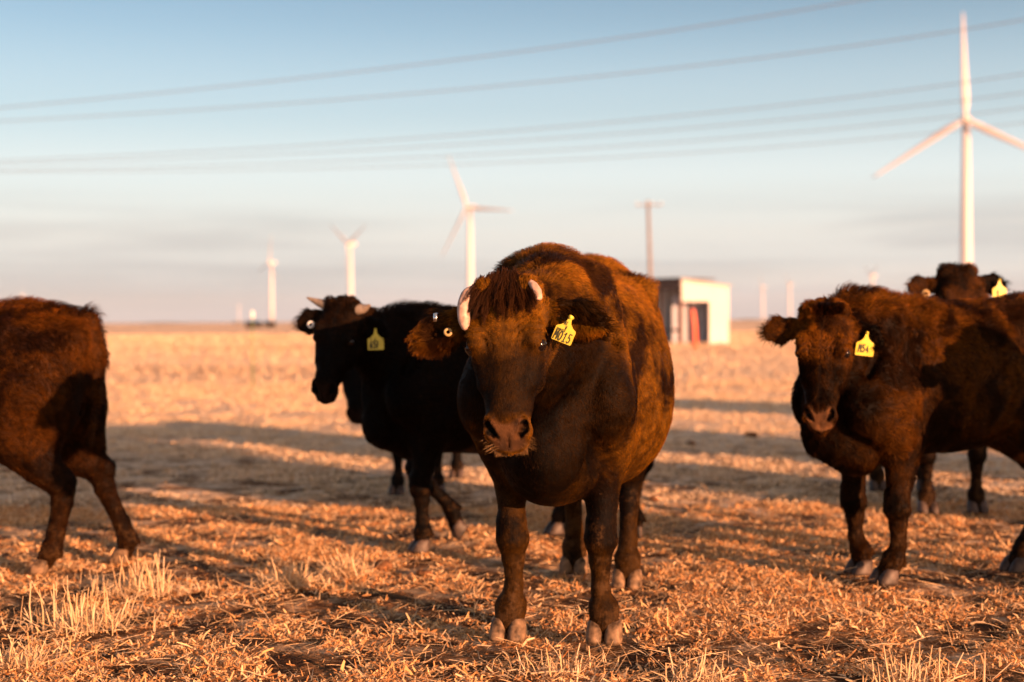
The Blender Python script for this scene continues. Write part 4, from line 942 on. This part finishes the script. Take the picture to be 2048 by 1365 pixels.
for (px, py, r, lb, sd_) in [(768, 1135, .062, 'largest brown dung clod, left of the two below the black cow', 3), (850, 1150, .040, 'brown dung clod just right of the largest one', 4),
                             (752, 1345, .022, 'small dung clod near the bottom edge, below the long leg shadow', 5), (975, 1180, .020, 'small dung clod left of the brown cow\'s front leg', 6), (1285, 1262, .026, 'flat dung clod right of the brown cow\'s front hooves', 7),
                             (15, 945, .05, 'dark dung clod at the left edge beyond the russet cow', 8), (1500, 872, .07, 'dark dung clod in the middle distance left of the right-hand cow', 9), (1310, 1000, .05, 'dark dung clod just right of the brown cow\'s hind leg', 10), (1380, 888, .05, 'dark low dung clod in the shade right of the brown cow', 12)]:
    o = clod(px, py, r, lb, sd_); o.location = gnd(px, py)
for (px, py, L, az, w_, lb) in [(1628, 1084, .055, .45, .012, 'short bright pale chip in front of the right-hand cow'), (1110, 1352, .15, .02, .006, 'long pale stalk lying at the bottom edge below the front hooves'), (1770, 1296, .10, .0, .004, 'pale stalk lying in the lower right'),
                                (1955, 1252, .05, -.1, .007, 'short pale stalk lying near the right edge'), (1160, 1272, .11, -.25, .003, 'thin stalk lying between the brown cow\'s front hooves'), (1255, 1225, .06, .3, .004, 'pale stalk lying right of the brown cow\'s hind hoof'), (1005, 1262, .12, 1.0, .0025, 'stalk leaning on the brown cow\'s right front hoof')]:
    c = gnd(px, py); d = Vector((math.cos(az), math.sin(az), 0)) * L / 2; q = MB().tube([c - d + Vector((0, 0, .008)), c - d * .2 + Vector((0, 0, .014)), c + d + Vector((0, 0, .012))], [(w_, w_ * .5)] * 3, 6).build('dry_stalk', SM2)
    tag(q, lb, 'stalk', 'stalks lying on the ground')

# ------------------------------------------------------------------ wind turbines
white = simple('turbine_paint', (0.60, 0.59, 0.62), 0.45, 0.4)
def blade_mesh(L=43.0):
    V, F = [], []; st = [(0, 1.1, 1.1, 0), (2, 1.2, 1.1, 0), (6, 1.9, .75, .12), (10, 1.95, .5, .10), (20, 1.4, .32, .06), (32, .9, .2, .03), (40, .55, .12, 0), (L, .15, .05, 0)]; sg = 12
    for z, c, th_, tw in st:
        for k in range(sg):
            q = 2 * math.pi * k / sg; x = c * .78 * math.cos(q) - .35 * (c - 1.1) * (c > 1.1); y = th_ * math.sin(q); V.append((x * math.cos(tw * 3) - y * math.sin(tw * 3), x * math.sin(tw * 3) + y * math.cos(tw * 3), z))
    for i in range(len(st) - 1):
        for k in range(sg): k2 = (k + 1) % sg; F.append((i * sg + k, i * sg + k2, (i + 1) * sg + k2, (i + 1) * sg + k))
    F.append(tuple(range(sg))[::-1]); F.append(tuple((len(st) - 1) * sg + k for k in range(sg)))
    return py_mesh('blade', V, F, True)
BLM = blade_mesh(); BLM.materials.append(white)
def turbine(loc, yaw, spin, label, first=[None]):
    if first[0] is None:
        r0 = empty('wind_turbine'); first[0] = r0
        MB().tube([(0, 0, -1), (0, 0, 20), (0, 0, 50), (0, 0, 78.4)], [2.6, 2.35, 1.95, 1.5], 28).build('tower', white, r0, True)
        nb = MB(); nb.tube([(0, 2.2, 80), (0, 1.6, 80), (0, -.5, 80.1), (0, -6, 80.3), (0, -7.2, 80.3)], [(1.3, 1.4), (1.75, 1.85), (1.9, 2.0), (1.7, 1.9), (1.0, 1.2)], 16)
        nb.build('nacelle', white, r0, True)
        hb = MB(); hb.tube([(0, 2.3, 80), (0, 3.4, 80), (0, 4.6, 80), (0, 5.4, 80)], [1.4, 1.6, 1.2, .3], 16); hub = hb.build('hub', white, r0, True)
        for k in range(3):
            bl = bpy.data.objects.new('blade', BLM); COL.objects.link(bl); bl.parent = r0; bl.location = (0, 3.5, 80)
        c = r0
    else: c = copy_tree(first[0])
    c.location = loc; c.rotation_euler = (0, 0, yaw)
    for k, bl in enumerate([x for x in c.children if x.name.split('.')[0] == 'blade']): bl.rotation_euler = (0, spin + k * 2 * math.pi / 3, 0)
    return tag(c, label, 'wind turbine', 'wind turbines on the horizon')
HUBH = 80 - CAM_H
TB = [(1932, 240, 572, 156, 1, 'largest white wind turbine, behind the right-hand cows'), (940, 416, 1010, 140, 24, 'white turbine whose tower rises behind the brown cow\'s head'),
      (701, 489, 1470, 128, 57, 'white turbine standing above the black horned cow'), (543, 526, 1960, 125, -12, 'white turbine behind the far black cow, left of the horned cow'),
      (1526, 575, 3400, 97, 15, 'faint tiny turbine nearest to the white shed on its right'), (1580, 570, 3200, 95, 40, 'faint tiny turbine between the shed and the right-hand cow'), (1672, 592, 4700, 98, 10, 'faintest tiny turbine right above the right-hand cow\'s head'),
      (1746, 552, 2600, 98, 60, 'faint turbine above the right-hand cow\'s shoulder'), (478, 612, 7000, 95, 20, 'tiny distant turbine above the far brown cow'), (46, 592, 4600, 96, 50, 'tiny distant turbine above the russet cow\'s back')]
for (px, py, D_, yaw, spin, lb) in TB:
    p = at(px, py, D_); turbine((p.x, p.y, p.z - 80), R(yaw), R(spin), lb)

# ------------------------------------------------------------------ power lines
wireM = simple('aluminium_wire', (0.22, 0.23, 0.25), 0.5, 0.4)
def wire(label, pl, pm, pr, Dl, Dm, Dr, r):
    a_, b_, c_ = at(pl[0], pl[1], Dl), at(pm[0], pm[1], Dm), at(pr[0], pr[1], Dr); pts = []
    for i in range(-14, 75):
        t = i / 60; pts.append(a_ * (2 * (t - .5) * (t - 1)) + b_ * (-4 * t * (t - 1)) + c_ * (2 * t * (t - .5)))
    o = MB().tube(pts, r, 6).build('power_line', wireM, None, True); return tag(o, label, 'power line', 'power lines crossing the sky')
def dep(y0, k): return (y0 * 1.55, y0 * 1.25 , y0)
for (yl, ym, yr, D0, lb) in [(216, 106, -62, 46, 'highest power line, rising to the top edge'), (243, 170, 40, 50, 'second power line from the top'), (322, 262, 148, 60, 'third power line from the top'),
                             (329, 283, 186, 64, 'fourth power line from the top'), (341, 306, 216, 68, 'fifth power line from the top'), (344, 325, 246, 72, 'lowest power line of the six')]:
    wire(lb, (0, yl), (1024, ym), (2048, yr), D0 * 1.45, D0 * 1.2, D0, .019)

# ------------------------------------------------------------------ utility pole
woodP = simple('weathered_pole_wood', (0.21, 0.175, 0.16), 0.85, 0.2, noise=0.2, nscale=3)
p = at(1303, 600, 112); up_ = empty('utility_pole', (p.x, p.y, 0)); tag(up_, 'slim wooden utility pole with crossarm rising behind the shed', 'utility pole')
MB().tube([(0, 0, -.5), (-.12, 0, 6), (-.25, 0, 10.5)], [.17, .145, .12], 12).build('pole', woodP, up_, True)
MB().box(-1.2, .85, -.20, -.13, 10.05, 10.15).build('crossarm', woodP, up_)
for x in (-1.1, -.3, .1, .8):
    MB().tube([(x, -.17, 10.2), (x, -.17, 10.3), (x, -.17, 10.38)], [.04, .07, .03], 8).build('insulator', simple('porcelain', (.6, .6, .6), .3), up_, True)

# ------------------------------------------------------------------ loafing shed
def ribbed(name, c0, c1, period=.2, axis_=0):
    m, nn, ll = mat_new(name); t = N(nn, 'ShaderNodeTexCoord'); w_ = N(nn, 'ShaderNodeTexWave', i_Scale=.5 / period, i_Distortion=0.0); w_.bands_direction = 'XYZ'[axis_]; w_.wave_profile = 'TRI' if False else 'SIN'
    ll.new(t.outputs['Object'], w_.inputs['Vector']); b = N(nn, 'ShaderNodeBsdfPrincipled', i_Roughness=.5); nz = N(nn, 'ShaderNodeTexNoise', i_Scale=1.2, i_Detail=4.0); ll.new(t.outputs['Object'], nz.inputs['Vector'])
    r = ramp(nn, [(.3, c0), (.7, c1)]); ll.new(nz.outputs['Fac'], r.inputs[0]); ll.new(r.outputs[0], b.inputs['Base Color'])
    bp = N(nn, 'ShaderNodeBump', i_Strength=.8, i_Distance=.03); ll.new(w_.outputs['Fac'], bp.inputs['Height']); ll.new(bp.outputs[0], b.inputs['Normal']); o = N(nn, 'ShaderNodeOutputMaterial'); ll.new(b.outputs[0], o.inputs[0]); return m
shW = ribbed('white_siding', (.66, .63, .63), (.70, .67, .67), .25, 0); shG = ribbed('shade_blue_siding', (.40, .44, .54), (.50, .53, .62), .2, 0); shR = simple('dark_roof_metal', (.07, .05, .045), .6); shF = simple('rusty_frame', (.16, .07, .05), .7)
shS = ribbed('grey_siding', (.42, .42, .42), (.5, .5, .5), .2, 0)
DS = 66.0; c0 = at(1363, 600, DS); sh = empty('shed', (c0.x, DS, 0), R(0)); tag(sh, 'white metal loafing shed with dark open front and sloping roof', 'shed')
pw = DS / FPX
# local frame: x to the right; the white gable wall faces the camera, the open front looks left
def shed():
    wW = 94 * pw; hL = 1.1 + 80 * pw; hR = 1.1 + 66 * pw; dx0, dx1 = .02, 55 * pw; dh = 1.1 + 36 * pw
    g_ = MB(); T_ = .08; slope = lambda x: hL + (hR - hL) * x / wW
    g_.prism([(dx1, -.05), (wW, -.05), (wW, slope(wW)), (dx1, slope(dx1))], 0, T_)
    g_.prism([(0, dh), (dx1, dh), (dx1, slope(dx1)), (0, slope(0))], 0, T_); g_.build('gable_wall', shW, sh)
    # inner partition of sheets behind the low opening, their grey-blue shade painted in
    MB().box(-.3, dx1 + .3, 1.0, 1.06, -.05, dh + .3).build('partition', shG, sh)
    for x in (.0, .42, .86, 1.2): MB().box(x, x + .07, .93, .997, -.05, dh).build('partition_rail', shR, sh)
    # the long open side recedes to the upper left at 45 degrees
    Lx = -3.9; c45 = math.cos(R(-45)); s45 = math.sin(R(-45))
    def turned(mb): mb.V = [(x * c45 - y * s45 - .01, x * s45 + y * c45 + .01, z) for x, y, z in mb.V]; return mb
    MB().box(wW - T_, wW, T_ + .003, 4.6, -.05, slope(wW) - .02).build('side_wall', shW, sh)
    turned(MB().box(Lx, .0, 2.40, 2.46, -.05, hR + .2)).build('back_wall', shS, sh)
    for x in (Lx, Lx + 1.3, Lx + 2.6, -.14): turned(MB().box(x, x + .12, .02, .14, -.05, hL - .45)).build('post', shF if x > -.5 else shR, sh)
    turned(MB().box(Lx, -.16, .15, .195, .55, .67)).build('rail', shR, sh)
    turned(MB().box(Lx - .1, -.02, -.04, .015, hL - .48, hL + .02)).build('fascia', shR, sh)
    for k in range(8): turned(MB().box(Lx + .3 + k * .48, Lx + .36 + k * .48, 2.33, 2.397, -.05, hR)).build('stud', shR, sh)
    turned(MB().prism([(Lx - .15, hL + .03), (.0, hL + .03), (.0, hL + .10), (Lx - .15, hL + .10)], -.12, 2.6)).build('roof', shR, sh)
    MB().prism([(-.02, hL + .012), (wW + .15, hR - .0), (wW + .15, hR + .06), (-.02, hL + .075)], -.12, 4.8).build('roof', shS, sh)
shed()
# ------------------------------------------------------------------ posts
p = gnd(1391, 700); rp = empty('fence_post', (p.x, p.y, 0)); tag(rp, 'short orange fence post in front of the shed', 'post')
MB().tube([(0, 0, -.3), (-.04, 0, .9), (-.10, 0, 1.42), (-.10, 0, 1.5)], [.095, .09, .08, .05], 10).build('post', simple('orange_post_paint', (.80, .17, .10), .6, noise=.15, nscale=2), rp, True)
p = gnd(506, 780); gp = empty('fence_post', (p.x, p.y, 0)); tag(gp, 'thin green step-in post with a white top, on the far left field', 'post')
MB().tube([(0, 0, -.1), (0, 0, 1.16)], [.011, .009], 8).build('stake', simple('green_stake', (.16, .22, .08), .6), gp, True)
MB().tube([(0, 0, 1.16), (0, 0, 1.19), (0, 0, 1.27), (0, 0, 1.29)], [.02, .03, .028, .01], 10).build('insulator_cap', simple('white_cap', (.8, .8, .78), .5), gp, True)

# far treeline and brush at the horizon
brM = simple('distant_brush', (0.10, 0.09, 0.075), 0.95, 0.1, noise=.3, nscale=.01)
def brush(px, w_px, D_, h, label, seed):
    rr_ = np.random.default_rng(seed); c = at(px, 640, D_); n_ = int(w_px * 12); W_ = w_px * D_ / FPX; P2 = np.stack([rr_.normal(size=n_) * W_ / 3, rr_.normal(size=n_) * 6], 1)
    V, F = [], []
    for i in range(n_):
        s_ = rr_.uniform(.4, 1.0) * h * .35; z_ = rr_.uniform(0, h * math.exp(-(P2[i, 0] / (W_ / 2)) ** 2)); b_ = len(V); a_ = rr_.uniform(0, 6.28)
        for q in range(4): V.append((P2[i, 0] + s_ * math.cos(a_ + q * 1.57), P2[i, 1] + s_ * .5 * math.sin(q * 1.7), max(0, z_ + s_ * math.sin(a_ + q * 1.57))))
        F.append((b_, b_ + 1, b_ + 2, b_ + 3))
    o = link('brush', py_mesh('brush', V, F), None, brM); o.location = (c.x, c.y, 0); return tag(o, label, 'brush', 'far brush on the horizon', 'stuff')
for i, (px, w_, D_, h, lb) in enumerate([(325, 90, 1500, 1.2, 'low dark line of brush on the horizon, between russet cow and far cows'), (1500, 50, 1700, 1.4, 'low dark brush on the horizon right of the shed'), (475, 20, 1600, 1.6, 'short dark brush line left of the far brown cow')]):
    brush(px, w_, D_, h, lb, 60 + i)

# ------------------------------------------------------------------ the air itself
m, nn, ll = mat_new('haze_air'); pv = N(nn, 'ShaderNodeVolumePrincipled'); pv.inputs['Density'].default_value = .00003; pv.inputs['Color'].default_value = (.9, .88, .87, 1)
o = N(nn, 'ShaderNodeOutputMaterial'); ll.new(pv.outputs[0], o.inputs['Volume'])
tag(MB().box(-9500, 9500, -9500, 9500, -3, 160).build('haze', m), kind='stuff')
